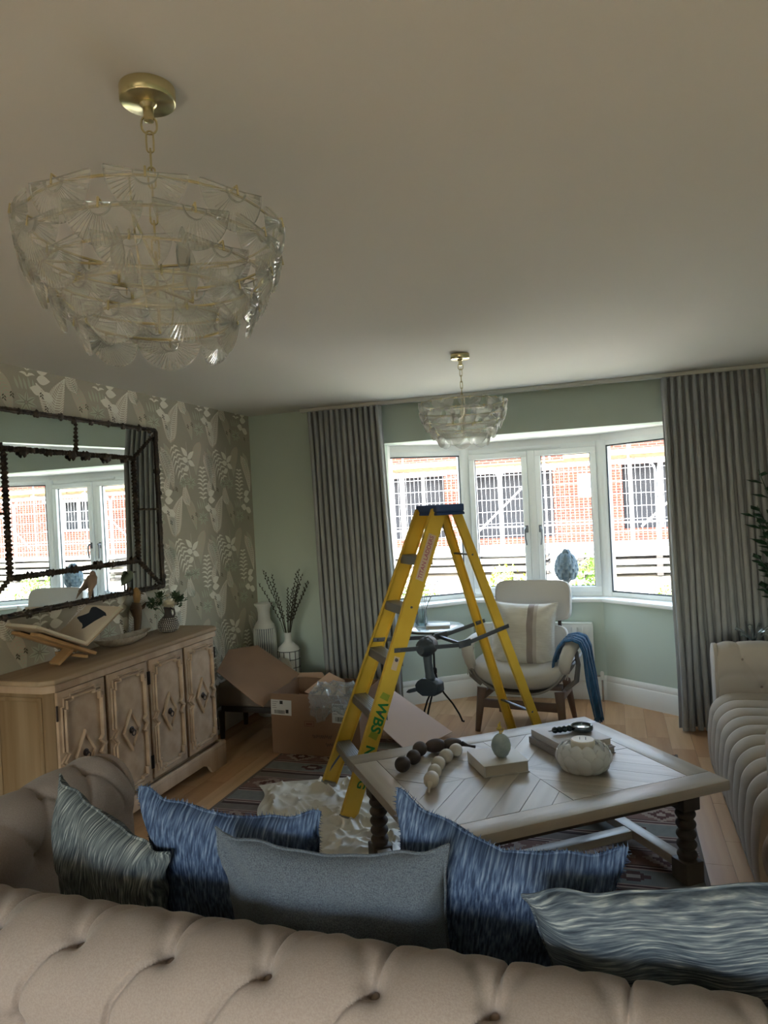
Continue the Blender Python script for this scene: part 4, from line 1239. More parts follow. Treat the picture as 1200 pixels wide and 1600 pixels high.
# two grey books
pA = at(885, 1192, 2, TZ) ; pL = at(827, 1160, 2, TZ); pR = at(958, 1177, 2, TZ)
e1 = (pL - pA).normalized(); e2 = Vector((e1.y, -e1.x, 0)) if Vector((e1.y, -e1.x, 0)).dot(pR - pA) > 0 else Vector((-e1.y, e1.x, 0))
bl = book('grey_book', 'larger grey book at the bottom of the pair at the back of the coffee table', pA + Vector((0, 0, .0005)), e2, e1, .26, .30, .030, M_bookg)
p2 = pA + e2 * .012 + e1 * .02
book('grey_book', 'pale grey book on top of the pair holding the magnifying glass', p2 + Vector((0, 0, .031)), e2, e1, .245, .275, .032, mat('pale_grey_book_cloth', (186, 184, 186), .5))
G().box((.05, .20, 0), (.14, .215, .0006)).obj('title_bar', M_iron, None).matrix_basis = frame_M(p2 + Vector((0, 0, .0631)), e2, e1, (0, 0, 1))
bpy.data.objects['title_bar'].parent = bpy.data.objects['grey_book.001']; bpy.data.objects['title_bar'].matrix_parent_inverse = bpy.data.objects['grey_book.001'].matrix_basis.inverted()
M_darkglass = mat('dark_glass_bead', (40, 52, 56), .15, .3)
mc = at(909, 1141, 2, TZ + .066)
t = thing('magnifying_glass', 'magnifying glass with dark bead handle lying on the pale grey book', 'magnifier', mc)
G().tube([(.046 * math.cos(2 * PI * k / 32), .046 * math.sin(2 * PI * k / 32), .014) for k in range(32)], .006, 8, closed=True, flat=2.0, up=(0, 0, 1)).obj('rim', mat('dark_chrome', (110, 120, 122), .15, 1), t)
G().lathe([(.002, .009), (.03, .011), (.042, .014), (.03, .017), (.002, .019)], 28).obj('lens', mat('lens', (215, 225, 225), .05, .0, coat=1), t)
hd = (at(870, 1146, 2, TZ + .066) - mc).normalized()
for k in range(4):
    G().lathe([(.004, -.016), (.012, -.010), (.0155, 0), (.012, .010), (.004, .016)], 12, M=T(*(hd * (.062 + k * .024))) @ T(0, 0, .016) @ hd.to_track_quat('Z', 'Y').to_matrix().to_4x4()).obj('handle_bead', M_darkglass, t)
# petal candle bowl
M_cer = mat('white_glazed_ceramic', (214, 218, 222), .18, coat=.5)
cb = at(912, 1207, 2, TZ) + Vector((0, .045, 0))
t = thing('candle_bowl', 'white glazed bowl of overlapping petals with candle on the coffee table', 'candle holder', cb + Vector((0, 0, .0005)), .3)
G().lathe([(.045, 0), (.070, .006), (.096, .035), (.100, .060), (.088, .088), (.072, .098), (.062, .094), (.06, .06)], 36).obj('bowl', M_cer, t)
def petal_m():
    def f(u, v):
        w = .034 * math.sin(min(1, .25 + v * .9) * PI * .62) * (1 - v ** 4 * .8)
        x_ = (u - .5) * 2 * w; return (x_, -.012 * math.sin(v * PI) + .35 * x_ * x_ / .03, v * .058)
    return G().sheet(f, 7, 9, .006).mesh('petal', M_cer, angle=80)
PM = petal_m()
for r, (z, rad, n, tl) in enumerate(((.006, .078, 11, .50), (.030, .100, 12, .12), (.054, .102, 12, -.22), (.068, .090, 10, -.5))):
    for k in range(n):
        a = 2 * PI * (k + .5 * (r % 2)) / n
        o = bpy.data.objects.new('petal', PM); COL.objects.link(o); o.parent = t
        o.matrix_basis = T(rad * math.cos(a), rad * math.sin(a), z - .008) @ R(a + PI / 2, 'Z') @ R(tl, 'X') @ R(0, 'Y')
M_wax = mat('cream_wax', (226, 220, 204), .45)
t = thing('candle', 'cream pillar candle standing in the white petal bowl', 'candle', cb + Vector((0, 0, .096)))
G().lathe([(.044, -.03), (.050, -.028), (.050, .026), (.046, .030), (.030, .0275), (.004, .027)], 32).obj('wax', M_wax, t)
for k in (-1, 1): G().tube([(k * .012, 0, .026), (k * .012, .002, .038)], .0012, 5).obj('wick', M_iron, t)
# bead garlands
M_bdark = mat('dark_wood_bead', (74, 66, 64), .6, bump=(40, .3)); M_bwhite = mat('white_wood_bead', (212, 208, 200), .5)
def garland(label, items, m, group=None):
    p0 = at(items[0][0], items[0][1], 2, TZ + items[0][2])
    t = thing('bead_garland', label, 'garland', (p0.x, p0.y, TZ)); prev = None
    for (px, py, r, ln) in items:
        p = at(px, py, 2, TZ + r)
        d = (at(items[min(len(items) - 1, items.index((px, py, r, ln)) + 1)][0], items[min(len(items) - 1, items.index((px, py, r, ln)) + 1)][1], 2, TZ + r) - at(items[max(0, items.index((px, py, r, ln)) - 1)][0], items[max(0, items.index((px, py, r, ln)) - 1)][1], 2, TZ + r)); d.z = 0; d.normalize()
        prof = [(r * math.sin(PI * q / 12) ** (.8), -math.cos(PI * q / 12) * r * ln) for q in range(13)]; prof[0] = (.003, prof[0][1]); prof[-1] = (.003, prof[-1][1])
        o = G().lathe(prof, 22, M=T(*(p - t.location)) @ d.to_track_quat('Z', 'Y').to_matrix().to_4x4()).obj('bead', m, t)
        prev = p; last = (p, d, r)
    return t, last
def tail(t, p, d, m, L_=.05, fl=False):
    q = p - t.location
    pts = [q, q + d * L_ * .5 + Vector((0, 0, -.012)), q + d * L_ + Vector((.003, -.003, -.018))]
    G().tube(pts, [.013, .005, .007 if fl else .004], 10).obj('tassel_end', m, t)
g1, l1 = garland('dark wooden bead garland at the left back of the coffee table', [(629, 1194, .034, 1.0), (646, 1183, .032, 1.0), (656, 1170, .033, 1.0), (680, 1165, .031, 1.55), (707, 1163, .029, 1.6)], M_bdark)
tail(g1, l1[0] + l1[1] * .045, l1[1], M_bdark, .06, True)
g2, l2 = garland('white bead garland curling in front of the dark one on the coffee table', [(712, 1172, .029, 1.15), (697, 1181, .030, 1.15), (685, 1193, .030, 1.1), (679, 1205, .029, 1.1), (674, 1218, .032, 1.35)], M_bwhite)
tail(g2, l2[0] + l2[1] * .038, l2[1], M_bwhite, .05)

# ================================================================== stepladder
M_grp = mat('yellow_fibreglass', (228, 192, 72), .45, var=(6, (218, 180, 60)), bump=(80, .05))
M_alu = mat('ladder_aluminium', (172, 176, 180), .4, .9, bump=(60, .15, (1, 1, 6)))
M_alud = mat('dull_grey_steel', (112, 118, 126), .5, .8)
M_bluep = mat('blue_plastic_cap', (50, 76, 126), .5)
M_rubber = mat('grey_rubber_foot', (150, 152, 150), .8)
M_gpaint = mat('green_paint_marker', (22, 128, 62), .6)
M_gfaint = mat('faint_green_paint', (158, 168, 54), .6)
M_pinktext = mat('magenta_lettering', (176, 70, 120), .6)
M_stick = mat('pale_sticker', (218, 196, 170), .5)
S1b, S2b = Vector((-1.342, 3.314, .012)), Vector((-1.633, 3.752, .012))
S1t, S2t = Vector((-.928, 3.907, 1.56)), Vector((-1.073, 4.063, 1.56))
R1t, R2t = Vector((-.845, 3.995, 1.55)), Vector((-.964, 4.125, 1.55))
R1b, R2b = Vector((-.401, 4.292, .012)), Vector((-.649, 4.559, .012))
O = (S1b + S2b) / 2; O.z = 0
lad = thing('stepladder', 'tall yellow fibreglass stepladder with blue top cap standing behind the coffee table', 'ladder', O)
u = ((S2b - S1b).normalized() + (S2t - S1t).normalized()).normalized()
def channel(a, b, w, dep, side, nm, th=.004):
    """C channel from a to b: web width w seen along u, flanges of depth dep pointing to side*u"""
    ax = (b - a).normalized(); n = (u * side); n = (n - ax * n.dot(ax)).normalized(); t = ax.cross(n).normalized()
    sec = [(-w / 2, 0), (w / 2, 0), (w / 2, dep), (w / 2 - th, dep), (w / 2 - th, th), (-w / 2 + th, th), (-w / 2 + th, dep), (-w / 2, dep)]
    vs = []
    for p in (a - O, b - O):
        for s, d in sec: vs.append(p + t * s + n * d)
    fs = [tuple(range(8)), tuple(range(8, 16))[::-1]] + [(i, (i + 1) % 8, (i + 1) % 8 + 8, i + 8) for i in range(8)]
    return G().add(vs, fs).obj(nm, M_grp, lad, angle=25), ax, n, t
c1, ax1, n1, t1 = channel(S1b, S1t, .086, .028, 1, 'stile')
c2, ax2, n2, t2 = channel(S2b, S2t, .086, .028, -1, 'stile')
c3, ax3, n3, t3 = channel(R1b, R1t, .052, .024, 1, 'rear_stile')
c4, ax4, n4, t4 = channel(R2b, R2t, .052, .024, -1, 'rear_stile')
def lerp(a, b, z): return a + (b - a) * ((z - a.z) / (b.z - a.z))
# treads
for k in range(5):
    z = .262 * (k + 1)
    a = lerp(S1b, S1t, z) - O + n1 * .004; b = lerp(S2b, S2t, z) - O - n1 * .004
    d = (b - a); L_ = d.length; d.normalize(); v = Vector((d.y, -d.x, 0)); v = v if v.dot(Vector((.83, .557, 0))) > 0 else -v
    # profile across the tread: U channel with ribs on top
    W2 = .042; sec = [(-W2, -.045), (-W2 + .003, -.045), (-W2 + .003, -.004), (W2 - .003, -.004), (W2 - .003, -.045), (W2, -.045), (W2, .002)]
    for q in range(7):
        x_ = W2 - .004 - q * (2 * W2 - .008) / 6.5
        sec += [(x_, .002), (x_ - .002, .005), (x_ - .005, .005), (x_ - .007, .001)]
    sec += [(-W2, .002)]
    vs = []; n = len(sec)
    for p in (a, b):
        for s, h in sec: vs.append(p + v * s + Vector((0, 0, h)))
    fs = [tuple(range(n)), tuple(range(n, 2 * n))[::-1]] + [(i, (i + 1) % n, (i + 1) % n + n, i + n) for i in range(n)]
    G().add(vs, fs).obj('tread', M_alu, lad, angle=25)
    for e, s in (((a, 1), (b, -1)) if k < 4 else ((b, -1),)):
        G().lathe([(.006, -.004), (.007, 0), (.004, .004)], 10, M=T(*(e + d * s * -.009)) @ d.to_track_quat('Z', 'Y').to_matrix().to_4x4()).obj('rivet', M_alud, lad)
# rear horizontals
for z, th in ((1.30, .02), (.35, .02)):
    a = lerp(R1b, R1t, z) - O; b = lerp(R2b, R2t, z) - O
    d = (b - a).normalized()
    G().tube([a - d * .0, b], .013, 8, flat=.5).obj('rear_brace', M_alud, lad)
# top cap
capM = frame_M(((S1t + S2t + R1t + R2t) / 4 - O + Vector((0, 0, .03))), (Vector((u.x, u.y, 0)).normalized()), Vector((-u.y, u.x, 0)).normalized() * -1, Vector((0, 0, -1))) 
ucap = Vector((u.x, u.y, 0)).normalized(); vcap = Vector((ucap.y, -ucap.x, 0))
capM = frame_M(((S1t + S2t + R1t + R2t) / 4 - O + Vector((0, 0, .012))), ucap, Vector((-ucap.y, ucap.x, 0)), (0, 0, 1))
G().prism([(-.145, -.085), (.145, -.085), (.15, -.07), (.15, .075), (.14, .09), (-.14, .09), (-.15, .075), (-.15, -.07)], -.012, .030).obj('top_cap', M_bluep, lad, bevel=.008, bseg=3, M=capM)
G().strip([(-.135, -.075), (.135, -.075), (.135, .078), (-.135, .078)], .02, -.03, -.012, closed=True).obj('top_cap_skirt', M_bluep, lad, M=capM)
# spreaders: two folding bars each side plus link
def bar(a, b, w, th, nm, m=M_alud, par=None, up=(0, 0, 1)):
    a, b = Vector(a), Vector(b); ax = (b - a).normalized(); z = Vector(up); z = (z - ax * z.dot(ax)).normalized(); y = z.cross(ax)
    o = G().box((0, -th / 2, -w / 2), ((b - a).length, th / 2, w / 2)).obj(nm, m, par or lad, bevel=.0015, M=frame_M(a, ax, y, z)); return o
n1o = -n1 * .008; n2o = -n2 * .008
for (Sb, St, Rb, Rt, off, z0, z1) in ((S1b, S1t, R1b, R1t, n1o, .83, .86), (S2b, S2t, R2b, R2t, n2o * -1.0, .83, .86)):
    a = lerp(Sb, St, z0) - O + off - (t1 if off is n1o else t1) * .0; c = lerp(Rb, Rt, z1) - O + off
    mid = a.lerp(c, .60) + Vector((0, 0, -.045))
    bar(a - (mid - a).normalized() * .03, mid, .024, .004, 'spreader_bar'); bar(mid, c + (c - mid).normalized() * .05, .024, .004, 'spreader_bar')
    bar(mid - (mid - a).normalized() * .03, mid + (c - mid).normalized() * .05, .040, .010, 'spreader_joint')
    for p in (a, c, mid):
        G().lathe([(.007, -.006), (.008, 0), (.004, .007)], 10, M=T(*p) @ (-n1).to_track_quat('Z', 'Y').to_matrix().to_4x4()).obj('rivet', M_alud, lad)
ma = (lerp(S1b, S1t, .83).lerp(lerp(R1b, R1t, .86), .6) - O + Vector((0, 0, -.045))); mb = (lerp(S2b, S2t, .83).lerp(lerp(R2b, R2t, .86), .6) - O + Vector((0, 0, -.045)))
bar(ma, mb, .018, .018, 'spreader_link')
# bottom diagonal stays and feet
bar(lerp(S2b, S2t, .262) - O - n1 * .01 + t1 * -.035, lerp(S2b, S2t, .05) - O + t1 * .035, .012, .003, 'tread_stay')
bar(lerp(S1b, S1t, .245) - O + n1 * .03 + t1 * -.02, lerp(S1b, S1t, .04) - O + n1 * .005 + t1 * .03, .012, .003, 'tread_stay')
for (p, ax, n, t, w) in ((S1b, ax1, n1, t1, .092), (S2b, ax2, n2, t2, .092), (R1b, ax3, n3, t3, .058), (R2b, ax4, n4, t4, .058)):
    G().box((-w / 2, -.003, -.014), (w / 2, .034, .03)).obj('foot', M_rubber, lad, bevel=.004, M=frame_M(p - O + ax * .006, t, n, ax))
# sticker, lettering, marks on the near stile (outer face looks back towards the viewer)
def on_stile(z, dx=0, lift=.001, rot=0, flip=False):
    p = lerp(S1b, S1t, z) - O - n1 * lift + t1 * dx
    X = ax1; Z = -n1; Y = Z.cross(X)
    return frame_M(p, X, Y, Z) @ R(rot, 'Z')
G().box((-.135, -.024, 0), (.135, .024, .0006)).obj('brand_sticker', M_stick, lad, M=on_stile(1.31, 0))
text_obj('sticker_lettering', 'TITAN LADDERS', .034, M_pinktext, lad, on_stile(1.31, 0, .0022))
text_obj('paint_lettering', 'WBS', .078, M_gpaint, lad, on_stile(.505, 0, .0015, rot=PI), offset=.002, shear=.1)
text_obj('paint_lettering', 'N', .068, M_gpaint, lad, on_stile(.345, 0, .0015, rot=PI), offset=.002)
text_obj('paint_lettering', 'G', .060, M_gpaint, lad, on_stile(.192, -.01, .0015, rot=PI), offset=.001)
for z in (.60, .415): G().prism([(-.018, -.022), (.016, -.026), (.022, .018), (-.010, .028)], 0, .0006).obj('paint_smudge', M_gfaint, lad, M=on_stile(z))
G().box((-.036, -.016, 0), (.036, .016, .0006)).obj('small_sticker', M_stick, lad, M=on_stile(.765, -.004))
G().lathe([(.010, 0), (.010, .0006)], 16).obj('sticker_mark', mat('sticker_mark', (90, 80, 110), .6), lad, M=on_stile(.782, -.004, .002))

# cordless drill hooked on the spreader
M_drill = mat('black_teal_tool_plastic', (40, 50, 58), .5, bump=(60, .2)); M_drillg = mat('grey_tool_rubber', (64, 74, 82), .6)
hp = at(667, 1010, 1, 3.80)
dr = thing('cordless_drill', 'dark cordless drill hanging from the ladder spreader', 'drill', hp)
Mx = frame_M((0, 0, 0), (.95, -.30, 0), (.30, .95, 0), (0, 0, 1)) @ Matrix.Scale(1.15, 4)
# motor housing hangs at the top seen from behind, grip down, foot and battery pointing left
G().lathe([(.012, -.075), (.034, -.070), (.044, -.045), (.047, 0), (.044, .04), (.034, .06), (.022, .085), (.017, .10)], 20, M=Mx @ T(.0, 0, .0) @ R(PI / 2, 'X') @ R(.25, 'Y')).obj('motor_housing', M_drill, dr)
G().tube([(0, 0, -.03), (.002, .0, -.08), (.008, 0, -.13), (.012, 0, -.155)], [.022, .019, .020, .024], 14, M=Mx, flat=1.1).obj('grip', M_drillg, dr)
G().prism([(-.045, -.165), (-.06, -.185), (-.055, -.215), (-.02, -.235), (.05, -.228), (.068, -.21), (.066, -.172), (.045, -.160), (.01, -.15), (-.02, -.150)], -.034, .034, M=Mx @ R(PI / 2, 'X')).obj('battery', M_drill, dr, bevel=.006)
G().tube([(-.045, 0, -.205), (-.065, 0, -.212)], [.014, .011], 12, M=Mx).obj('bit_holder', M_drill, dr)
G().tube([(-.06, 0, -.211), (-.075, 0, -.216), (-.078, 0, -.217), (-.118, 0, -.230), (-.132, 0, -.236)], [.006, .006, .010, .009, .002], 10, M=Mx).obj('driver_bit', M_drillg, dr)
G().tube([(.0, -.02, .045), (.03, -.03, .052), (.045, -.02, .035), (.048, -.01, .0)], .004, 6, M=Mx).obj('belt_hook', M_alud, dr)
for k in range(3): G().box((-.030, -.052, -.016 + k * .014), (.032, -.040, -.010 + k * .014)).obj('cooling_slot', M_drillg, dr, bevel=.002, M=Mx)

# ================================================================== rug
def rug_mat():
    m = bpy.data.materials.new('kilim_weave'); m.use_nodes = True
    N = m.node_tree.nodes; L = m.node_tree.links; p = N['Principled BSDF']; p.inputs['Roughness'].default_value = .95; p.inputs['Specular IOR Level'].default_value = .15
    tc = N.new('ShaderNodeTexCoord'); sx = N.new('ShaderNodeSeparateXYZ'); L.new(tc.outputs['Object'], sx.inputs[0])
    def mth(op, a, b=None, c=None):
        n = N.new('ShaderNodeMath'); n.operation = op
        for i, v in enumerate((a, b, c)):
            if v is None: continue
            if isinstance(v, (int, float)): n.inputs[i].default_value = v
            else: L.new(v, n.inputs[i])
        return n.outputs[0]
    X, Y = sx.outputs[0], sx.outputs[1]
    per = .46
    yy = mth('MODULO', mth('ADD', Y, 4.6), per); t = mth('DIVIDE', yy, per)
    r = N.new('ShaderNodeValToRGB'); r.color_ramp.interpolation = 'CONSTANT'
    st = [(0, (96, 84, 80)), (.03, (176, 156, 148)), (.055, (88, 62, 60)), (.08, (176, 156, 148)), (.10, (134, 136, 134)), (.36, (176, 156, 148)), (.385, (88, 62, 60)), (.415, (176, 156, 148)), (.44, (70, 56, 54)), (.455, (136, 106, 98)), (.74, (70, 56, 54)), (.755, (176, 156, 148)), (.78, (88, 62, 60)), (.80, (176, 156, 148)), (.82, (128, 118, 112)), (.97, (72, 56, 56))]
    e = r.color_ramp.elements
    while len(e) < len(st): e.new(.5)
    for i, (q, c) in enumerate(st): e[i].position = q; e[i].color = lin(c)
    L.new(t, r.inputs[0])
    # stepped diamonds in the broad bands
    def diam(px_, c0, hw, py_):
        qx = mth('DIVIDE', mth('FLOOR', mth('MULTIPLY', X, 1 / .014)), 1 / .014); qy = mth('DIVIDE', mth('FLOOR', mth('MULTIPLY', yy, 1 / .014)), 1 / .014)
        a = mth('ABSOLUTE', mth('SUBTRACT', mth('FLOORED_MODULO', qx, px_), px_ / 2)); b = mth('ABSOLUTE', mth('SUBTRACT', qy, c0))
        d = mth('ADD', a, mth('MULTIPLY', b, py_)); return mth('LESS_THAN', d, hw)
    def mixc(f, a, col):
        mx = N.new('ShaderNodeMix'); mx.data_type = 'RGBA'; L.new(f, mx.inputs[0]); L.new(a, mx.inputs[6]); mx.inputs[7].default_value = lin(col); return mx.outputs[2]
    c = mixc(diam(.24, .275, .11, 1.3), r.outputs[0], (168, 150, 140))
    c = mixc(diam(.24, .275, .065, 1.2), c, (98, 68, 64)); c = mixc(diam(.24, .275, .028, 1.2), c, (172, 156, 146))
    c = mixc(diam(.62, .105, .085, 1.7), c, (96, 72, 70)); c = mixc(diam(.62, .105, .035, 1.7), c, (168, 158, 150))
    n = N.new('ShaderNodeTexNoise'); n.inputs['Scale'].default_value = 22; L.new(tc.outputs['Object'], n.inputs['Vector'])
    mx = N.new('ShaderNodeMix'); mx.data_type = 'RGBA'; mx.blend_type = 'MULTIPLY'; mx.inputs[0].default_value = .35; L.new(c, mx.inputs[6]); L.new(n.outputs['Fac'], mx.inputs[7])
    L.new(mx.outputs[2], p.inputs['Base Color'])
    w = N.new('ShaderNodeTexWave'); w.inputs['Scale'].default_value = 90; L.new(tc.outputs['Object'], w.inputs['Vector'])
    b = N.new('ShaderNodeBump'); b.inputs['Strength'].default_value = .3; b.inputs['Distance'].default_value = .002; L.new(w.outputs['Fac'], b.inputs['Height']); L.new(b.outputs[0], p.inputs['Normal'])
    return m
M_rug = rug_mat()
RX0, RX1, RY0, RY1 = -2.15, .30, 2.30, 4.62
rug = thing('kilim_rug', 'flat woven striped kilim rug in rust and grey under the coffee table', 'rug', ((RX0 + RX1) / 2, (RY0 + RY1) / 2, 0))
hx, hy = (RX1 - RX0) / 2, (RY1 - RY0) / 2
G().grid(lambda a, b: ((a * 2 - 1) * hx, (b * 2 - 1) * hy, .006 + .0012 * math.sin(a * 40 + b * 9)), 60, 50).add([(-hx, -hy, 0), (hx, -hy, 0), (hx, hy, 0), (-hx, hy, 0)], []).obj('woven_field', M_rug, rug)
for s in (1, -1):
    G().box((s * hx - .008, -hy, .0002), (s * hx + .008, hy, .0085)).obj('bound_edge', mat('rug_binding', (104, 92, 84), .9), rug, bevel=.002)

# dust sheets under the ladder
M_sheet = mat('white_polythene_dust_sheet', (222, 220, 212), .4, bump=(9, .3), coat=.1)
def dust(name, label, cx, cy, w, h, seed, rz):
    t = thing(name, label, 'dust sheet', (cx, cy, 0), rz)
    def f(a, b):
        x_ = (a - .5) * w; y_ = (b - .5) * h
        q = Vector((x_ * 5.5 + seed, y_ * 5.5, seed * 1.7))
        rdg = (1 - abs(noise.noise(q)) * 2.6); rdg2 = (1 - abs(noise.noise(q * 2.3 + Vector((5, 2, 1)))) * 2.6)
        e = min(1, min(a, 1 - a, b, 1 - b) * 9)
        z = .011 + (max(0, rdg) ** 1.8 * .036 + max(0, rdg2) ** 1.8 * .018) * e
        return (x_ + .05 * noise.noise(q * .7), y_ + .05 * noise.noise(q * .8 + Vector((9, 9, 9))), z)
    G().sheet(f, 90, 80, .001).obj('crumpled_sheet', M_sheet, t, angle=60)
dust('dust_sheet', 'crumpled white dust sheet on the rug under the ladder feet', -1.52, 3.50, .72, .80, 3.1, .5)
dust('dust_sheet', 'second white dust sheet bunched between the ladder and the table leg', -1.12, 3.05, .50, .46, 7.7, .2)

# ================================================================== cardboard, stool, vases at the left
M_card = mat('brown_cardboard', (142, 112, 88), .85, var=(3, (132, 102, 80)), bump=(120, .08, (1, 1, 8)))
M_cardin = mat('inner_cardboard', (186, 156, 132), .85)
M_label = mat('white_label', (206, 206, 202), .6); M_ink = mat('black_print', (40, 38, 38), .7)
bxo = thing('cardboard_box', 'open brown cardboard box with white shipping labels beside the ladder', 'box', (-1.90, 4.44, 0))
bw, bd, bh = .31, .22, .405
for nm, lo, hi in (('front_panel', (-bw, -bd, .01), (bw, -bd + .005, bh)), ('rear_panel', (-bw, bd - .005, .01), (bw, bd, bh)), ('side_panel', (-bw, -bd + .005, .01), (-bw + .005, bd - .005, bh)), ('side_panel', (bw - .005, -bd + .005, .01), (bw, bd - .005, bh)), ('base_panel', (-bw + .005, -bd + .005, .011), (bw - .005, bd - .005, .016))):
    G().box(lo, hi).obj(nm, M_card, bxo)
def quad(pts, th, nm, m, par, org=(0, 0, 0)):
    """curved-free stiff sheet through 4+ coplanar-ish points given in world space"""
    P = [Vector(p) - Vector(org) for p in pts]; k = len(P)
    c = sum(P, Vector()) / k; nn = Vector()
    for i in range(k): nn += (P[i] - c).cross(P[(i + 1) % k] - c)
    nn.normalize(); P = [p - nn * (p - c).dot(nn) for p in P]; n = nn * th / 2
    return G().add([p + n for p in P] + [p - n for p in P], [tuple(range(k)), tuple(range(k, 2 * k))[::-1]] + [(i, i + k, (i + 1) % k + k, (i + 1) % k) for i in range(k)]).obj(nm, m, par, flat=True)
bo = bxo.location
quad([(-2.21, 4.225, .402), (-2.21, 4.66, .402), (-2.56, 4.72, .61), (-2.66, 4.50, .66), (-2.62, 4.24, .53), (-2.30, 4.16, .33), (-2.24, 4.16, .315)], .005, 'side_flap', M_card, bxo, bo)
quad([at(457, 1088, 1, 4.655), at(455, 1051, 1, 4.72), at(503, 1050, 1, 4.74), at(512, 1062, 1, 4.74), at(545, 1088, 1, 4.655)], .005, 'rear_flap', M_cardin, bxo, bo)
quad([at(476, 1084, 1, 4.30), at(514, 1048, 1, 4.42), at(539, 1066, 1, 4.44), at(541, 1103, 1, 4.28)], .005, 'inner_flap', M_cardin, bxo, bo)
FB = lambda x_, z_: frame_M((x_, -bd - .0008, z_), (1, 0, 0), (0, 0, 1), (0, -1, 0))
def label_sheet(x_, z_, w, h, seed):
    l = G().box((-w / 2, -h / 2, 0), (w / 2, h / 2, .0006)).obj('shipping_label', M_label, bxo, M=FB(x_, z_) @ R(-.04, 'Z'))
    q = random.Random(seed)
    G().box((-.01, h * .22, .0007), (.012, h * .44, .001)).obj('printed_mark', M_ink, l); G().box((w * .22, -h * .36, .0007), (w * .36, -h * .12, .001)).obj('printed_mark', M_ink, l)
    bars = G(); xx = -w * .33
    while xx < w * .14: ww = q.choice((.0015, .003, .0045)); bars.box((xx, -h * .42, .0007), (xx + ww, -h * .18, .001)); xx += ww + q.choice((.002, .003))
    stuff(bars.obj('barcode', M_ink, l))
    for k in range(4): G().box((-w * .44, h * (.34 - .13 * k), .0007), (-w * .44 + w * q.uniform(.15, .3), h * (.36 - .13 * k), .001)).obj('printed_rule', M_ink, l)
label_sheet(-.235, .315, .148, .10, 1); label_sheet(.19, .29, .13, .125, 2)
G().strip([(-.033, -.016), (.033, -.016), (.033, .016), (-.033, .016)], .003, 0, .0006, closed=True).obj('stamp_outline', mat('faded_brown_ink', (116, 70, 56), .8), bxo, M=FB(-.04, .215))
G().box((-.022, -.005, 0), (.022, .006, .0006)).obj('stamp_bar', bpy.data.materials['faded_brown_ink'], bxo, M=FB(-.04, .213))
for x0_, z0_, n_, w_ in ((-.02, .135, 9, .14), (.07, .085, 7, .11)):       # illegible marker scrawl
    pts = [(x0_ + w_ * k / (n_ * 4), -bd - .0012, z0_ + .013 * math.sin(k * 1.7) * (1 if k % 5 else .3)) for k in range(n_ * 4)]
    G().tube(pts, .0013, 4).obj('marker_scrawl', M_ink, bxo)
# crinkled clear wrap spilling over the box rim
M_wrap = glass_mat('clear_crinkled_wrap', (252, 252, 252), .16, .08, .24)
wr = thing('plastic_wrap', 'crinkled clear plastic wrap spilling over the open cardboard box', 'packaging', (-1.73, 4.20, .42))
def wf_(a, b):
    x_ = (a - .5) * .34; q = Vector((a * 8, b * 8, 3)); 
    y_ = -.045 + .16 * max(0, (.5 - b)) * 2; z_ = .05 * smooth(1 - b) * 2 - .05 - max(0, b - .5) * .16 * (1 + .5 * math.sin(a * 9))
    return (x_ + .02 * noise.noise(q * 2), y_ + .035 * (noise.noise(q) + .35 * noise.noise(q * 2.7)), z_ + .03 * noise.noise(q + Vector((4, 4, 4))) + .008 * noise.noise(q * 3))
G().sheet(wf_, 30, 22, .0012).obj('film', M_wrap, wr, flat=True)
# pale stiff board leaning on the box
sh = [at(583, 1076, 1, 4.85), at(606, 1078, 1, 5.0), at(700, 1144, 2, .012), at(642, 1172, 2, .012), at(594, 1140, 1, 4.62)]
bp = thing('packing_board', 'pale pink packing board leaning down onto the rug behind the ladder', 'board', (sh[3].x, sh[3].y, 0))
quad([at(578, 1066, 1, 4.80), at(600, 1072, 1, 4.95), at(706, 1146, 2, .014), at(640, 1172, 2, .014), at(560, 1118, 1, 4.62)], .006, 'board_sheet', mat('pale_pink_board', (216, 192, 180), .7), bp, bp.location)
# dining stool half hidden at the left of the box
M_dkwood = mat('dark_stained_wood', (48, 40, 36), .5); M_stool = mat('stone_stool_linen', (120, 108, 96), .9)
t = thing('footstool', 'linen topped stool with dark wooden legs under the raised box flap', 'stool', (-2.50, 4.62, 0))
G().box((-.24, -.20, .24), (.25, .22, .405)).obj('seat', M_stool, t, bevel=.035, bseg=4)
G().box((-.22, -.18, .20), (.23, .20, .24)).obj('seat_rail', M_dkwood, t, bevel=.004)
for lx in (-.23, .20):
    for ly in (-.16, .18): G().tube([(lx, ly, 0), (lx, ly, .20)], [.016, .024], 8).obj('leg', M_dkwood, t)
t = thing('wrapped_parcel', 'white foam wrapped bundle behind the raised box flap', 'packaging', (-2.44, 4.92, 0))
G().grid(lambda a, b: ((.085 + .02 * noise.noise(Vector((a * 9, b * 5, 0)))) * math.cos(2 * PI * a) * (math.sin(PI * min(1, .06 + b * .94)) ** .35), (.07 + .02 * noise.noise(Vector((a * 9, b * 5, 4)))) * math.sin(2 * PI * a) * (math.sin(PI * min(1, .06 + b * .94)) ** .35), .50 * b + .01), 30, 20, wu=True).obj('foam_wrap', mat('white_foam', (196, 194, 190), .7), t, angle=80)
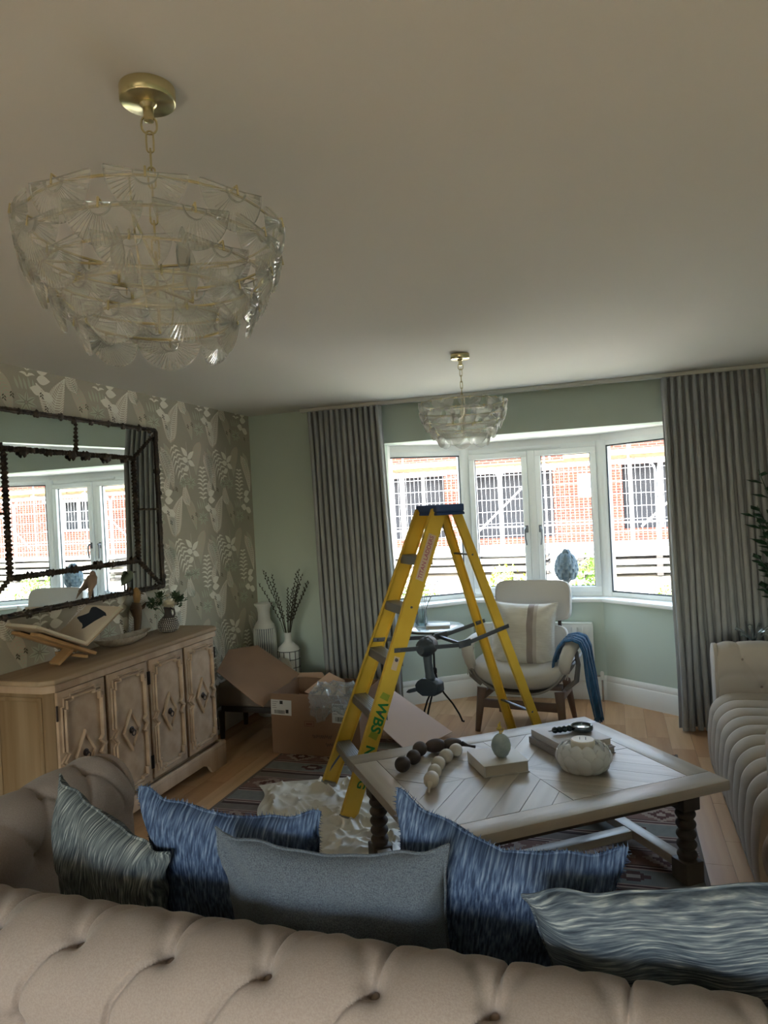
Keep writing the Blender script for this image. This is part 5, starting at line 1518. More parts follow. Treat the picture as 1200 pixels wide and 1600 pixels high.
# tall ribbed floor vase
M_vw = mat('matt_white_ceramic', (214, 216, 212), .55)
t = thing('floor_vase', 'tall white floor vase with vertical ribs in the far left corner', 'vase', (-2.67, 5.06, 0))
G().lathe([(.07, 0), (.080, .01), (.081, .69), (.078, .715), (.062, .735), (.050, .755), (.047, .81), (.054, .85), (.072, .872), (.074, .884), (.064, .886), (.05, .86), (.045, .80)], 48).obj('vase_body', M_vw, t, angle=50)
G().lathe([(.0812, .03), (.0822, .035), (.0822, .685), (.0812, .69)], 48).obj('fluted_band', mat('blue_grey_glaze', (120, 130, 138), .6), t)
RB_ = G().tube([(.084, 0, .028), (.0855, 0, .04), (.0855, 0, .68), (.084, 0, .692)], [.003, .0052, .0052, .003], 6).mesh('vase_rib', M_vw)
for k in range(30):
    o = bpy.data.objects.new('vase_rib', RB_); COL.objects.link(o); o.parent = t; o.matrix_basis = R(2 * PI * k / 30, 'Z')
t = thing('grid_vase', 'white bottle vase with raised dark grid beside the left curtain', 'vase', (-2.43, 4.98, 0))
G().lathe([(.07, 0), (.082, .01), (.084, .535), (.078, .555), (.050, .580), (.030, .60), (.026, .63), (.029, .668), (.025, .669), (.02, .62)], 40).obj('vase_body', M_vw, t)
M_grid = mat('charcoal_grid_glaze', (70, 72, 76), .6)
for k in range(9):
    G().tube([(.0845 * math.cos(2 * PI * q / 36), .0845 * math.sin(2 * PI * q / 36), (.03 + k * .0625)) for q in range(36)], .003, 5, closed=True).obj('grid_band', M_grid, t)
for k in range(12):
    a = 2 * PI * k / 12; G().tube([(.0855 * math.cos(a), .0855 * math.sin(a), .03), (.0855 * math.cos(a), .0855 * math.sin(a), .53)], .003, 5).obj('grid_line', M_grid, t)
M_twig = mat('dark_bud_twig', (58, 56, 48), .8)
t = thing('bud_branches', 'bunch of dark budded twigs standing in the grid patterned vase', 'branches', (-2.43, 4.98, .60))
rb = random.Random(8)
for k in range(13):
    e = Vector((rb.uniform(-.20, .19), rb.uniform(-.10, .08), rb.uniform(.40, .57)))
    if k == 0: e = Vector((-.19, .0, .56))
    if k == 1: e = Vector((.19, .0, .47))
    g = G(); mid_ = e * .5 + Vector((rb.uniform(-.02, .02), 0, .03)); P = [Vector((0, 0, -.03)), mid_ * .5 + Vector((0, 0, .03)), mid_, (mid_ + e) / 2 + Vector((rb.uniform(-.01, .01), 0, 0)), e]
    g.tube(P, [.003, .0026, .0022, .0018, .001], 5)
    for q in range(20):
        f = .25 + .75 * q / 20; i = min(3, int(f * 4)); p = P[i].lerp(P[i + 1], f * 4 - i); s = 1 if q % 2 else -1
        g.lathe([(.001, -.008), (.0042, -.003), (.0036, .004), (.001, .009)], 6, M=T(*(p + Vector((s * .005, rb.uniform(-.004, .004), .003)))) @ R(s * .5, 'Y'))
    stuff(g.obj('twig', M_twig, t, angle=60))

# ================================================================== side table by the bay
M_blackm = mat('black_iron_table', (40, 40, 42), .45, .6)
tc_ = Vector((-1.29, 5.03, 0))
t = thing('side_table', 'round glass topped side table on thin black tripod legs beside the armchair', 'table', tc_)
G().lathe([(.225, .700), (.23, .703), (.23, .709), (.225, .712)], 48).obj('table_top', mat('frosted_glass_top', (206, 214, 214), .12, coat=.4), t)
G().tube([(.222 * math.cos(2 * PI * k / 48), .222 * math.sin(2 * PI * k / 48), .697) for k in range(48)], .006, 6, closed=True).obj('top_ring', M_blackm, t)
G().tube([(0, 0, .25), (0, 0, .70)], .008, 10).obj('column', M_blackm, t)
G().lathe([(.01, .36), (.018, .37), (.018, .40), (.01, .41)], 12).obj('collar', M_blackm, t)
for k in range(3):
    a = k * 2 * PI / 3 + .3
    P = [(r * math.cos(a), r * math.sin(a), z) for r, z in ((.008, .36), (.02, .30), (.06, .22), (.12, .14), (.165, .06), (.185, .008), (.20, .006))]
    G().tube(P, .007, 8).obj('leg', M_blackm, t)
M_cut = glass_mat('cut_clear_glass', (238, 244, 244), .3, .05, .08)
gv = at(659, 978, 2, .713)
gv = Vector((-1.37, 5.02, .7125))
t = thing('glass_vase', 'clear ribbed glass vase with thin flowers on the side table', 'vase', gv)
G().lathe([(.038, 0), (.045, .006), (.047, .05), (.044, .10), (.046, .135), (.043, .135), (.041, .10), (.043, .05), (.04, .012)], 48, mod=lambda a, i: 1 + .03 * math.sin(a * 16)).obj('vase_body', M_cut, t)
G().lathe([(.036, .010), (.040, .012), (.041, .05), (.038, .052)], 24).obj('water', glass_mat('vase_water', (226, 236, 236), .15, .02), t)
t = thing('wild_flowers', 'thin pale wild flowers standing in the glass vase on the side table', 'flowers', gv + Vector((0, 0, .02)))
M_pale = mat('pale_wild_flower', (196, 190, 196), .8)
rw = random.Random(5)
for k in range(9):
    e = Vector((rw.uniform(-.12, .13), rw.uniform(-.06, .06), rw.uniform(.18, .30)))
    if k == 0: e = Vector((.085, -.02, .285))
    if k == 1: e = Vector((.12, .0, .275))
    s = G().tube([(rw.uniform(-.02, .02), 0, 0), e * .45 + Vector((0, 0, .02)), e], .0015, 5).obj('flower_stem', M_stem, t)
    g = G()
    for q in range(9):
        d = Vector((rw.gauss(0, 1), rw.gauss(0, 1), abs(rw.gauss(.3, 1)))).normalized(); leaf_on(g, e + d * .004, d, .016, .004)
    stuff(g.obj('flower_head', M_pale, s, flat=True))
pA = at(668, 977, 2, .7125); pB = at(703, 980, 2, .7125)
book('small_book', 'thin pale book lying on the side table beside the glass vase', Vector((-1.30, 4.90, .7125)), *dirn(math.radians(14)), .17, .13, .022, mat('pale_book_cloth', (206, 204, 202), .6))

# ================================================================== armchair in the bay
M_chair = mat('pale_grey_linen_chair', (186, 182, 176), .85, bump=(380, .25), sheen=.1)
M_cwood = mat('grey_brown_chair_wood', (118, 98, 88), .5, bump=(30, .2, (1, 1, .1)))
M_shell = mat('dark_grey_linen_shell', (138, 134, 130), .85)
ch = thing('armchair', 'pale grey linen armchair with separate headrest and brown wooden legs in the bay', 'armchair', (-.635, 5.10, 0), math.radians(-8))
def seat_fn(a, b):
    """closed bucket cushion: a round the rim of a cross-section, b along x"""
    x_ = (b - .5) * .66; e = abs(b - .5) * 2
    lift = .085 * e ** 2.6; k = (1 - e ** 7) ** .5
    t_ = 2 * PI * a
    cy_, cz_ = math.cos(t_), math.sin(t_)
    sy = (abs(cy_) ** .62) * (1 if cy_ > 0 else -1); sz = (abs(cz_) ** .8) * (1 if cz_ > 0 else -1)
    return (x_ * 1.0, -.02 + .27 * sy * (.55 + .45 * k), .375 + lift + .085 * sz * max(.12, k))
G().grid(seat_fn, 36, 33, wu=True).obj('seat', M_chair, ch, angle=85)
def shell(a, b):
    t_ = (a - .5) * 2; e = abs(t_)
    return (t_ * .345, -.26 + b * .56, .285 + .20 * e ** 3.2 - .02 * math.sin(b * PI))
G().sheet(shell, 31, 10, .014).obj('seat_shell', M_shell, ch, angle=80)
for s in (-1, 1):
    G().tube([(s * .325, -.25, .40), (s * .345, -.262, .44), (s * .345, -.27, .40)], .004, 6).obj('piping', M_chair, ch)
def pad(w, h, th, ztop, y0, tilt, curve, nm, bow=.0):
    """rounded upholstered panel standing behind the seat"""
    def f(a, b):
        t_ = 2 * PI * a; cx_, cz_ = math.cos(t_), math.sin(t_)
        r = 1 / (abs(cx_) ** 6 + abs(cz_) ** 6) ** (1 / 6)
        q = abs(b - .5) * 2; k = (1 - q ** 3) ** .5 if q < 1 else 0
        kk = 1 - .10 * (1 - k)
        x_ = cx_ * r * w / 2 * kk; z_ = cz_ * r * h / 2 * kk
        y_ = (b - .5) * th - curve * (x_ / (w / 2)) ** 2
        return (x_, y_, z_)
    M = T(0, y0, ztop - h / 2) @ R(tilt, 'X')
    g = G().grid(f, 56, 9, wu=True)
    g.f.append(tuple(i * 9 for i in range(56))); g.f.append(tuple(i * 9 + 8 for i in range(56))[::-1])
    return g.obj(nm, M_chair, ch, angle=60, M=M), M, f
head, HM, hf = pad(.57, .30, .085, .995, .30, -.20, .03, 'headrest')
G().tube([hf(k / 56, .10) for k in range(56)], .004, 6, closed=True, M=HM).obj('piping', M_chair, ch)
low, LM, lf_ = pad(.53, .27, .075, .675, .235, -.16, .05, 'lower_back')
G().tube([lf_(k / 56, .10) for k in range(56)], .004, 6, closed=True, M=LM).obj('piping', M_chair, ch)
for s in (-1, 1):
    G().lathe([(.010, 0), (.009, .004), (.001, .006)], 12, M=HM @ T(s * .12, -.046, 0.01) @ R(PI / 2, 'X')).obj('button', M_chair, ch)
    bx('back_bracket', (s * .19 - .012, .275, .62), (s * .19 + .012, .295, .74), M_iron, ch)
    # arm: bent wood support and C-shaped pad
    G().tube([(s * .30, -.10, .30), (s * .37, -.11, .36), (s * .385, -.10, .47), (s * .37, -.08, .555)], [.016, .017, .015, .013], 10, flat=2.4, up=(0, 1, 0)).obj('arm_support', M_shell, ch)
    G().tube([(s * .322, -.235, .44), (s * .325, -.262, .49), (s * .34, -.262, .545), (s * .355, -.225, .59), (s * .362, -.14, .608), (s * .362, -.02, .612), (s * .358, .10, .612), (s * .355, .13, .610)],
             [.020, .026, .028, .029, .030, .031, .029, .014], 14, flat=1.55, up=(s, 0, 0)).obj('arm_pad', M_chair, ch, angle=85)
    G().tube([(s * .27, -.20, .30), (s * .30, -.245, .0)], [.026, .015], 10, flat=1.3).obj('leg', M_cwood, ch)
    G().tube([(s * .24, .17, .30), (s * .275, .25, .0)], [.024, .014], 10, flat=1.3).obj('leg', M_cwood, ch)
    bx('side_rail', (s * .265 - .014, -.20, .215), (s * .265 + .014, .19, .265), M_cwood, ch, bevel=.006)
bx('front_rail', (-.265, -.225, .165), (.265, -.20, .225), M_cwood, ch, bevel=.006)
bx('rear_rail', (-.25, .19, .20), (.25, .212, .25), M_cwood, ch, bevel=.006)
bx('cross_rail', (-.25, -.03, .266), (.25, .03, .292), M_cwood, ch, bevel=.004)

M_cushw = mat('off_white_slub_linen', (214, 212, 206), .85, bump=(240, .5, (1, 3, 1)), var=(60, (204, 201, 194), (.2, 3, 1)))
cc = cushion('scatter_cushion', 'off white linen cushion with taupe stripe on the pale grey armchair', .48, .46, .16, M_cushw, (-.655, 5.03, .425), yaw=math.radians(-6), lean=-.20, roll=math.radians(-1.5), seed=40, far=1)
# woven stripe follows the front of the cushion: coloured faces of the same cover
cov = [c for c in cc.children if c.name.startswith('cover')][0]
cov.data.materials.append(mat('taupe_woven_stripe', (150, 140, 138), .85, bump=(240, .5)))
cov.data.materials.append(mat('pale_taupe_band', (184, 178, 174), .85, bump=(240, .5)))
for p in cov.data.polygons:
    if p.center.z > .0:
        if .045 < p.center.x < .088: p.material_index = 1
        elif .088 <= p.center.x < .112: p.material_index = 2
M_throw = mat('teal_blue_knit_throw', (40, 98, 142), .9, bump=(160, .8, (1, 1, .2)), var=(30, (24, 66, 102), (3, 3, .4)), sheen=.3)
th = thing('throw', 'teal blue knitted throw draped over the right arm of the armchair', 'blanket', (-.635, 5.10, 0), math.radians(-8))
PT = [(.235, .455), (.245, .52), (.275, .60), (.32, .652), (.375, .662), (.425, .645), (.452, .58), (.462, .47), (.475, .34), (.492, .22), (.505, .125)]
tf, TL = path_fn(PT)
def throw_fn(a, b):
    p, n = tf(a * TL)
    wdt = .25 - .055 * smooth((a - .3) * 1.4) ; y_ = -.115 + (b - .5) * wdt + .02 * a
    k = smooth((a - .45) * 3)
    w_ = .014 * math.sin(b * 19 + .7) * (.25 + k) + .006 * math.sin(b * 41 + a * 3)
    return (p.x - n.x * w_ + .0, y_ + .01 * math.sin(a * 7 + b * 5), p.y - n.y * w_ - .035 * k * (b - .5))
G().sheet(throw_fn, 60, 40, .009).obj('knit', M_throw, th, angle=85)
g = G(); rf = random.Random(2)
for k in range(46):
    b = k / 45; p = Vector(throw_fn(1, b)); g.tube([p + Vector((0, 0, .006)), p + Vector((rf.uniform(-.006, .006), rf.uniform(-.006, .006), -.02)), p + Vector((rf.uniform(-.01, .01), rf.uniform(-.008, .008), -rf.uniform(.03, .045)))], [.0035, .0026, .0008], 5)
stuff(g.obj('fringe', M_throw, th))

# radiator under the front light
M_rad = mat('radiator_enamel', (226, 228, 224), .4)
t = thing('radiator', 'white panel radiator under the front window of the bay', 'radiator', (-.62, 5.752, 0))
rx = .43
bx('front_panel', (-rx, -.02, .165), (rx, -.008, .61), M_rad, t, bevel=.006)
for k in range(20): G().tube([(-rx + .03 + k * (2 * rx - .06) / 19, -.021, .185), (-rx + .03 + k * (2 * rx - .06) / 19, -.021, .585)], .007, 6, flat=.35, up=(0, 1, 0)).obj('rib', M_rad, t)
bx('top_grille', (-rx, -.022, .606), (rx, .035, .618), M_rad, t, bevel=.002)
for k in range(0): bx('grille_slot', (-rx + .03 + k * .037, -.012, .6181), (-rx + .05 + k * .037, .025, .6187), M_gasket, t, bevel=0)
bx('rear_panel', (-rx, .022, .165), (rx, .034, .606), M_rad, t, bevel=.004)
G().tube([(rx - .005, .005, .20), (rx + .05, .005, .20), (rx + .055, .005, .17), (rx + .055, .005, .0)], .0075, 8).obj('pipe', M_chrome, t)
G().lathe([(.012, .17), (.015, .18), (.015, .225), (.010, .235)], 12, M=T(rx + .055, .005, 0)).obj('valve', M_rad, t)
for s in (-1, 1): bx('side_cover', (s * rx - .003, -.018, .17), (s * rx + .003, .03, .605), M_rad, t, bevel=.001)
for s in (-1, 1): bx('wall_bracket', (s * .3 - .015, .034, .3), (s * .3 + .015, .06, .5), M_rad, t, bevel=.001)

# artichoke ornament and birds on the sill
M_arti = mat('weathered_grey_blue_resin', (96, 116, 130), .7, var=(30, (128, 144, 152)), bump=(60, .4))
M_std = mat('bleached_pedestal', (168, 172, 170), .6)
t = thing('artichoke_ornament', 'grey blue artichoke ornament on a turned stand on the window sill', 'ornament', (-.372, 5.845, SILL))
G().lathe([(.040, .001), (.042, .014), (.020, .026), (.014, .05), (.020, .07), (.013, .09), (.018, .12), (.034, .14), (.036, .15)], 24).obj('stand', M_std, t)
def apr(v): return .085 * (math.sin(PI * min(1, v ** .8 * .96 + .02)) ** .72)
G().lathe([(max(.004, apr(k / 14) * .86), .145 + .245 * k / 14) for k in range(15)], 24).obj('core', M_arti, t)
def scale_m():
    def f(u, v):
        w = .030 * (1 - v) ** .55 * (.6 + .9 * v) ; x_ = (u - .5) * 2 * w
        return (x_, -.012 + .010 * v + .30 * x_ * x_ / .03 - .008 * math.sin(v * PI), v * .062)
    return G().sheet(f, 7, 7, .004).mesh('scale', M_arti, angle=60)
SM = scale_m()
for r in range(8):
    v = .02 + r * .115; z = .145 + .245 * v; rad = apr(min(.97, v + .08)); n = max(4, int(round(2 * PI * rad / .052)))
    n = 10 if r in (1, 2, 3, 4) else (8 if r in (0, 5, 6) else 5)
    dr_ = (apr(min(.99, v + .22)) - rad) / .055
    for k in range(n):
        a = 2 * PI * (k + .5 * (r % 2)) / n
        o = bpy.data.objects.new('scale', SM); COL.objects.link(o); o.parent = t
        o.matrix_basis = T(rad * .94 * math.cos(a), rad * .94 * math.sin(a), z) @ R(a + PI / 2, 'Z') @ R(-math.atan(dr_) * .9 * -1, 'X') @ Matrix.Scale(.75 if r > 5 else 1, 4)
def bird(label, loc, rz, cols, h):
    t = thing('bird_ornament', label, 'ornament', loc, rz)
    m1 = mat('bird_' + label.split()[0], cols[0], .7, bump=(40, .3))
    G().tube([(0, -.06, h * .30), (0, -.03, h * .42), (0, 0, h * .58), (0, .02, h * .76), (0, .024, h * .84), (0, .022, h * .90), (0, .024, h * .97), (0, .024, h)], [x_ * h for x_ in (.03, .10, .17, .17, .12, .115, .085, .01)], 16).obj('bird_body', m1, t, angle=80)
    G().tube([(0, .045, h * .91), (0, .065, h * .89)], [.007, .001], 6).obj('beak', M_iron, t)
    G().tube([(0, 0, 0), (0, 0, h * .4)], [.006, .005], 8).obj('perch', M_iron, t)
    G().tube([(0, -.03, h * .42), (0, -.06, h * .22), (0, -.075, h * .05)], [h * .09, h * .07, h * .02], 8, flat=.5).obj('tail', m1, t)
    return t
bird('brown and white bird ornament perched on the lower mirror frame near its middle', (XL + .046, 3.26, 1.1705), .5, ((150, 128, 110),), .155)
bird('mossy green bird ornament perched on the lower mirror frame nearer its right corner', (XL + .046, 3.56, 1.1705), -.4, ((84, 94, 76),), .125)

# potted plant and glass ornament in the far right corner
M_plant = mat('dark_green_leaf', (46, 82, 58), .5, var=(6, (30, 60, 44)))
t = thing('potted_plant', 'dark green leafy plant in the corner behind the right hand sofa', 'plant', (1.14, 4.93, 0))
G().lathe([(.12, 0), (.15, .02), (.175, .30), (.18, .33), (.165, .33), (.15, .28)], 28).obj('pot', M_vw, t)
rp = random.Random(12)
for k in range(44):
    a = rp.uniform(0, 2 * PI); L_ = rp.uniform(.5, 1.55); out = rp.uniform(.12, .36)
    e = Vector((out * math.cos(a), out * math.sin(a) * .6, .30 + L_)); e.x = min(e.x, .30); e.y = min(e.y, .05)
    P = [Vector((.02 * math.cos(a), .02 * math.sin(a), .28)), Vector((e.x * .3, e.y * .3, .3 + L_ * .5)), Vector((e.x * .75, e.y * .75, .3 + L_ * .85)), e]
    g = G(); g.tube(P, [.006, .005, .004, .002], 5)
    for q in range(9):
        f = .35 + .65 * q / 9; i = min(2, int(f * 3)); p = P[i].lerp(P[i + 1], f * 3 - i)
        d = Vector((math.cos(a + (1 if q % 2 else -1) * 1.2), math.sin(a + (1 if q % 2 else -1) * 1.2) * .7, .25))
        if p.y + d.y * .13 > .24: d.y = -abs(d.y) * .4
        if p.x + d.x * .13 > .28: d.x = -abs(d.x)
        leaf_on(g, p, d, rp.uniform(.09, .14), .028)
    stuff(g.obj('frond', M_plant, t, flat=True))
t = thing('lamp_table', 'small round dark table behind the far arm of the right hand sofa', 'table', (.78, 4.78, 0))
G().lathe([(.17, .60), (.175, .603), (.175, .617), (.17, .62)], 32).obj('table_top', M_dkwood, t)
G().lathe([(.12, 0), (.12, .015), (.02, .04), (.015, .1), (.015, .6)], 20).obj('pedestal', M_dkwood, t)
t = thing('glass_ornament', 'clear glass branching ornament standing behind the right hand sofa arm', 'ornament', (.78, 4.78, .6205))
g0 = G().lathe([(.04, 0), (.045, .008), (.012, .02), (.009, .06)], 16).obj('base', M_cut, t)
rg = random.Random(3)
for k in range(9):
    a = rg.uniform(0, 2 * PI); o_ = rg.uniform(.04, .12); z = rg.uniform(.10, .15)
    G().tube([(0, 0, .05), (o_ * .5 * math.cos(a), o_ * .5 * math.sin(a), z * .8), (o_ * math.cos(a), o_ * math.sin(a), z)], [.005, .005, .012], 8).obj('glass_branch', M_cut, t)

# ================================================================== outside: building site across the road
def slope_z(y): return -.12 if y < 8 else min(.32, -.12 + (y - 8) * .055)
M_ground = mat('pale_dusty_ground', (214, 206, 194), .9, bump=(3, .3), var=(1.5, (196, 186, 172)))
g = G(); ys = [5.72, 8, 12, 16, 40]
vs = [(x_, y_, slope_z(y_)) for y_ in ys for x_ in (-30, 30)]
g.add(vs, [(2 * i, 2 * i + 1, 2 * i + 3, 2 * i + 2) for i in range(4)])
struct(g.obj('ground', M_ground))
# our own house's outer skin and roof, so that daylight only comes through the openings
M_brickn = bpy.data.materials.new('red_brick_wall'); M_brickn.use_nodes = True
N = M_brickn.node_tree.nodes; L = M_brickn.node_tree.links
bt_ = N.new('ShaderNodeTexBrick'); tcn = N.new('ShaderNodeTexCoord'); mpn = N.new('ShaderNodeMapping'); mpn.inputs['Rotation'].default_value = (PI / 2, 0, 0)
L.new(tcn.outputs['Object'], mpn.inputs[0]); L.new(mpn.outputs[0], bt_.inputs[0])
bt_.inputs['Scale'].default_value = 1; bt_.inputs['Brick Width'].default_value = .225; bt_.inputs['Row Height'].default_value = .075; bt_.inputs['Mortar Size'].default_value = .009
bt_.inputs['Color1'].default_value = lin((112, 58, 44)); bt_.inputs['Color2'].default_value = lin((92, 48, 40)); bt_.inputs['Mortar'].default_value = lin((112, 102, 94))
L.new(bt_.outputs[0], N['Principled BSDF'].inputs['Base Color']); N['Principled BSDF'].inputs['Roughness'].default_value = .9
FY = 21.0
M_darkroom = mat('painted_unlit_interior', (38, 40, 46), .9)
ops = [(-11.0, -9.2, .6, 2.45), (-6.9, -4.8, .55, 2.45), (-3.9, -1.6, .5, 2.42), (.3, 2.3, .65, 2.45), (4.4, 6.2, .6, 2.45), (8.3, 10.0, 1.35, 2.35), (12.2, 14.2, 1.35, 2.35), (16.5, 18.0, 1.2, 2.35)]
hb = thing('brick_house', 'red brick house under construction across the road behind scaffolding', 'building', (0, FY, 0))
cur = -16
for (a, b, z0, z1) in ops + [(22, 22, 0, 0)]:
    if a > cur: G().box((cur, 0, .1), (a, .3, 5.2)).obj('brick_wall', M_brickn, hb)
    if b > a:
        G().box((a, 0, .1), (b, .3, z0)).obj('brick_wall', M_brickn, hb); G().box((a, 0, z1), (b, .3, 5.2)).obj('brick_wall', M_brickn, hb)
        w_ = bx('window', (a, .22, z0), (b, .27, z1), M_darkroom, hb, bevel=0)  # dark panel, its colour stands in for the shade of the room behind
        bx('lintel', (a - .1, -.02, z1), (b + .1, .0, z1 + .09), mat('pale_lintel', (214, 208, 200), .8), hb, bevel=0) if a > -12 else None
        if z0 > 1: bx('window_sill', (a - .05, -.05, z0 - .07), (b + .05, .1, z0), bpy.data.materials['pale_lintel'], hb, bevel=0)
        n_ = 2 if b - a < 2 else 3
        for k in range(1, n_):
            xx = a + (b - a) * k / n_; bx('window_post', (xx - .05, .15, z0), (xx + .05, .219, z1), M_upvc, w_, bevel=0)
    cur = b
G().prism([(-.6, 5.2), (4.5, 8.4), (4.5, 5.2)], -16.3, 22.3, M=Matrix(((0, 0, 1, 0), (1, 0, 0, 0), (0, 1, 0, 0), (0, 0, 0, 1)))).obj('roof', mat('slate_roof', (96, 98, 104), .8), hb)
M_pole = mat('galvanised_scaffold_tube', (176, 178, 182), .5, .2); M_board = mat('scaffold_board', (150, 132, 100), .8, var=(5, (124, 106, 80)))
sc = thing('scaffolding', 'galvanised tube scaffolding with timber walkway in front of the brick house', 'scaffolding', (0, 19.6, 0))
def pole(a, b, nm='scaffold_tube', r=.027): return G().tube([a, b], r, 6).obj(nm, M_pole, sc)
for k in range(17):
    x_ = -14.6 + k * 2.15
    pole((x_, 0, .3), (x_, 0, 4.6)); pole((x_ + .08, .9, .3), (x_ + .08, .9, 4.6))
    pole((x_, -.12, 2.56), (x_, 1.0, 2.56))
    if k % 2 == 0: pole((x_, .03, 2.5), (x_ - 1.9, .03, .75), 'scaffold_brace')
for z in (2.50, 3.45):
    pole((-16, -.06, z), (21, -.06, z), 'scaffold_ledger'); pole((-16, .84, z), (21, .84, z), 'scaffold_ledger')
pole((-16, -.06, 3.0), (21, -.06, 3.0), 'scaffold_ledger', .035)
for k in range(9):
    for j in range(4): bx('walkway_board', (-16 + k * 4, .02 + j * .22, 2.60), (-12.05 + k * 4, .22 + j * .22, 2.64), M_board, sc, bevel=0)
bx('toe_board', (-16, -.05, 2.64), (-3.6, -.02, 2.80), M_board, sc, bevel=0); bx('toe_board', (-1.2, -.05, 2.64), (20, -.02, 2.80), M_board, sc, bevel=0)

# mesh fence panels
M_fence = mat('galvanised_fence_wire', (226, 230, 234), .4, .2)
FY2 = 16.6; fz0 = .33
def mesh_fence(x0, label):
    t = thing('mesh_fence', label, 'fence', (x0, FY2, fz0), 0, 'temporary wire fence panels along the site')
    w, h = 3.36, 2.0
    fr = [(0, 0, 0), (0, 0, h - .22)] + [(.22 - .22 * math.cos(a), 0, h - .22 + .22 * math.sin(a)) for a in (.4, .8, 1.2, PI / 2)] + [(w - .22 + .22 * math.sin(a), 0, h - .22 + .22 * math.cos(a)) for a in (0, .4, .8, 1.2, PI / 2)] + [(w, 0, 0)]
    G().tube(fr, .021, 6).obj('frame_tube', M_fence, t); G().tube([(0, 0, .18), (w, 0, .18)], .019, 6).obj('bottom_rail', M_fence, t); G().tube([(0, 0, .66), (w, 0, .66)], .017, 6).obj('middle_rail', M_fence, t)
    g = G()
    for k in range(1, 33): g.tube([(w * k / 33, 0, .18), (w * k / 33, 0, h - .03)], .003, 4)
    for k in range(1, 7): g.tube([(0, 0, .18 + k * .28), (w, 0, .18 + k * .28)], .004, 4)
    stuff(g.obj('wire_mesh', M_fence, t))
    for s in (.03, w - .36): bx('concrete_foot', (s, -.12, -.02), (s + .33, .12, .10), M_std, t, bevel=.02)
    return t
for k, where in enumerate(('far beyond the left curtain, second from the end', 'hidden behind the left curtain', 'seen through the left bay window', 'seen through both opening casements', 'seen through the right casement and right bay window', 'just right of the visible panes, reflected at the mirror edge', 'reflected in the middle of the wall mirror', 'reflected furthest right in the wall mirror')):
    mesh_fence(-12.7 + k * 3.42, 'temporary wire mesh fence ' + where)
for (x_, z_, w, h) in ((-3.35, 1.62, .36, .17), (-.72, 1.30, .30, .52), (5.4, 1.4, .5, .35)):
    p = bx('fence_sign', (x_, FY2 - .06, z_ + .3), (x_ + w, FY2 - .04, z_ + h + .3), M_upvc, None, bevel=.005)
    tag(p, {-3.35: 'small blank white sign wired to the fence left of the window mullion', -.72: 'tall blank white sign on the fence in front of the brick wall', 5.4: 'blank white sign on the fence seen in the mirror only'}[x_], 'sign')
# stacks of boards and tubes on the ground before the fence
M_sb = [mat('site_timber_%d' % k, c, .8) for k, c in enumerate([(170, 166, 158), (140, 132, 120), (90, 84, 78), (190, 188, 184), (64, 60, 58)])]
rk = random.Random(6)
def stack(x0, y0, n_l, L_, label, rz):
    z = slope_z(y0) 
    t = thing('timber_stack', label, 'timber stack', (x0, y0, z), rz)
    zz = 0
    for k in range(n_l):
        if k % 2 == 0:
            for q in range(4): bx('bearer', (-L_ / 2 + q * L_ / 3 - .05, -.55, zz), (-L_ / 2 + q * L_ / 3 + .05, .55, zz + .05), M_sb[4], t, bevel=0)
            zz += .05
        for j in range(4):
            o = rk.uniform(-.25, .25); bx('site_board', (-L_ / 2, -.12, 0), (L_ / 2, .12, .045), rk.choice(M_sb[:4]), t, bevel=0, M=T(o, -.43 + j * .28, zz) @ R(rk.uniform(-.02, .02), 'Z'))
        zz += .05
stack(-3.2, 14.0, 5, 3.9, 'low stack of pale boards on bearers left of the centre of the window', .04)
stack(1.35, 13.6, 6, 3.9, 'long stack of pale boards on bearers in front of the right hand windows', .06)
stack(7.6, 14.2, 7, 4.4, 'tall board stack far to the right reflected in the wall mirror', .03)
stack(-7.8, 14.6, 5, 3.4, 'stack of boards at the far left edge of the site', -.04)
t = thing('site_barrier', 'small red and white plastic barrier at the left end of the fence', 'barrier', (-5.2, 15.2, slope_z(15.2)))
M_redp = mat('faded_red_plastic', (206, 92, 84), .5)
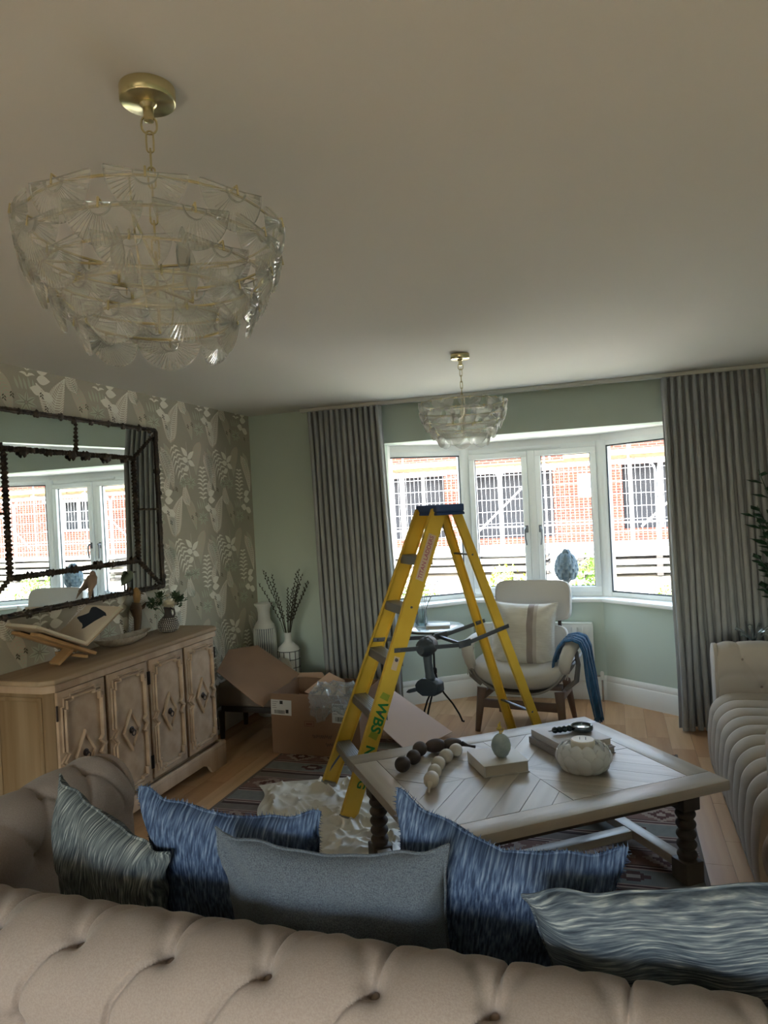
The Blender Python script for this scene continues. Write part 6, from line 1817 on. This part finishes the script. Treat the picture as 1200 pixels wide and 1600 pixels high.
bx('barrier_board', (-.3, -.02, .35), (.3, .02, .55), M_redp, t); bx('barrier_board', (-.3, -.02, .08), (.3, .02, .25), M_upvc, t)
for s in (-.28, .28): bx('barrier_leg', (s - .02, -.15, 0), (s + .02, .15, .08), M_redp, t); bx('barrier_post', (s - .02, -.03, .081), (s + .02, .03, .56), M_upvc, t)

# shrubs right outside the glass
M_shrub = [mat('spring_green_leaf', (150, 176, 82), .6, var=(5, (120, 150, 64))), mat('yellow_green_leaf', (190, 196, 98), .6, var=(5, (150, 164, 74)))]
def shrub(x_, y_, w, h, n, label, k):
    t = thing('shrub', label, 'shrub', (x_, y_, slope_z(y_)))
    q = random.Random(k); g = G(); st_ = G()
    for i in range(7):
        e = Vector((q.uniform(-w, w) * .6, q.uniform(-.15, .15), h * q.uniform(.6, .95)))
        st_.tube([(0, 0, 0), e * .5 + Vector((0, 0, .05)), e], [.012, .008, .003], 5)
    st_.obj('stem', M_twig, t)
    for i in range(n):
        a = q.uniform(0, 2 * PI); r = math.sqrt(q.random()); zz = q.random() ** .7
        wid = w * (1 - .45 * zz) * (1 + .25 * math.sin(a * 3 + k))
        p = Vector((wid * r * math.cos(a), wid * .55 * r * math.sin(a), h * (.08 + .9 * zz * (1 - .18 * r))))
        d = Vector((q.gauss(0, 1), q.gauss(0, 1), q.gauss(.5, .8)))
        leaf_on(g, p, d, q.uniform(.035, .06), .015)
    stuff(g.obj('foliage', M_shrub[k % 2], t, flat=True))
shrub(-2.05, 7.3, .42, 1.0, 1000, 'green shrub outside the left hand bay window', 0)
shrub(-1.06, 7.2, .36, 1.14, 1000, 'yellow green shrub outside the left opening casement', 1)
shrub(-.24, 7.3, .34, 1.22, 1000, 'green shrub behind the artichoke ornament outside', 2)
shrub(.42, 7.1, .36, .92, 900, 'yellow green shrub outside the right hand bay window', 3)
shrub(1.45, 7.3, .55, 1.15, 1500, 'wide green shrub outside seen in the wall mirror', 4)
shrub(2.5, 7.4, .55, 1.1, 1200, 'wide yellow green shrub furthest right outside the bay', 5)
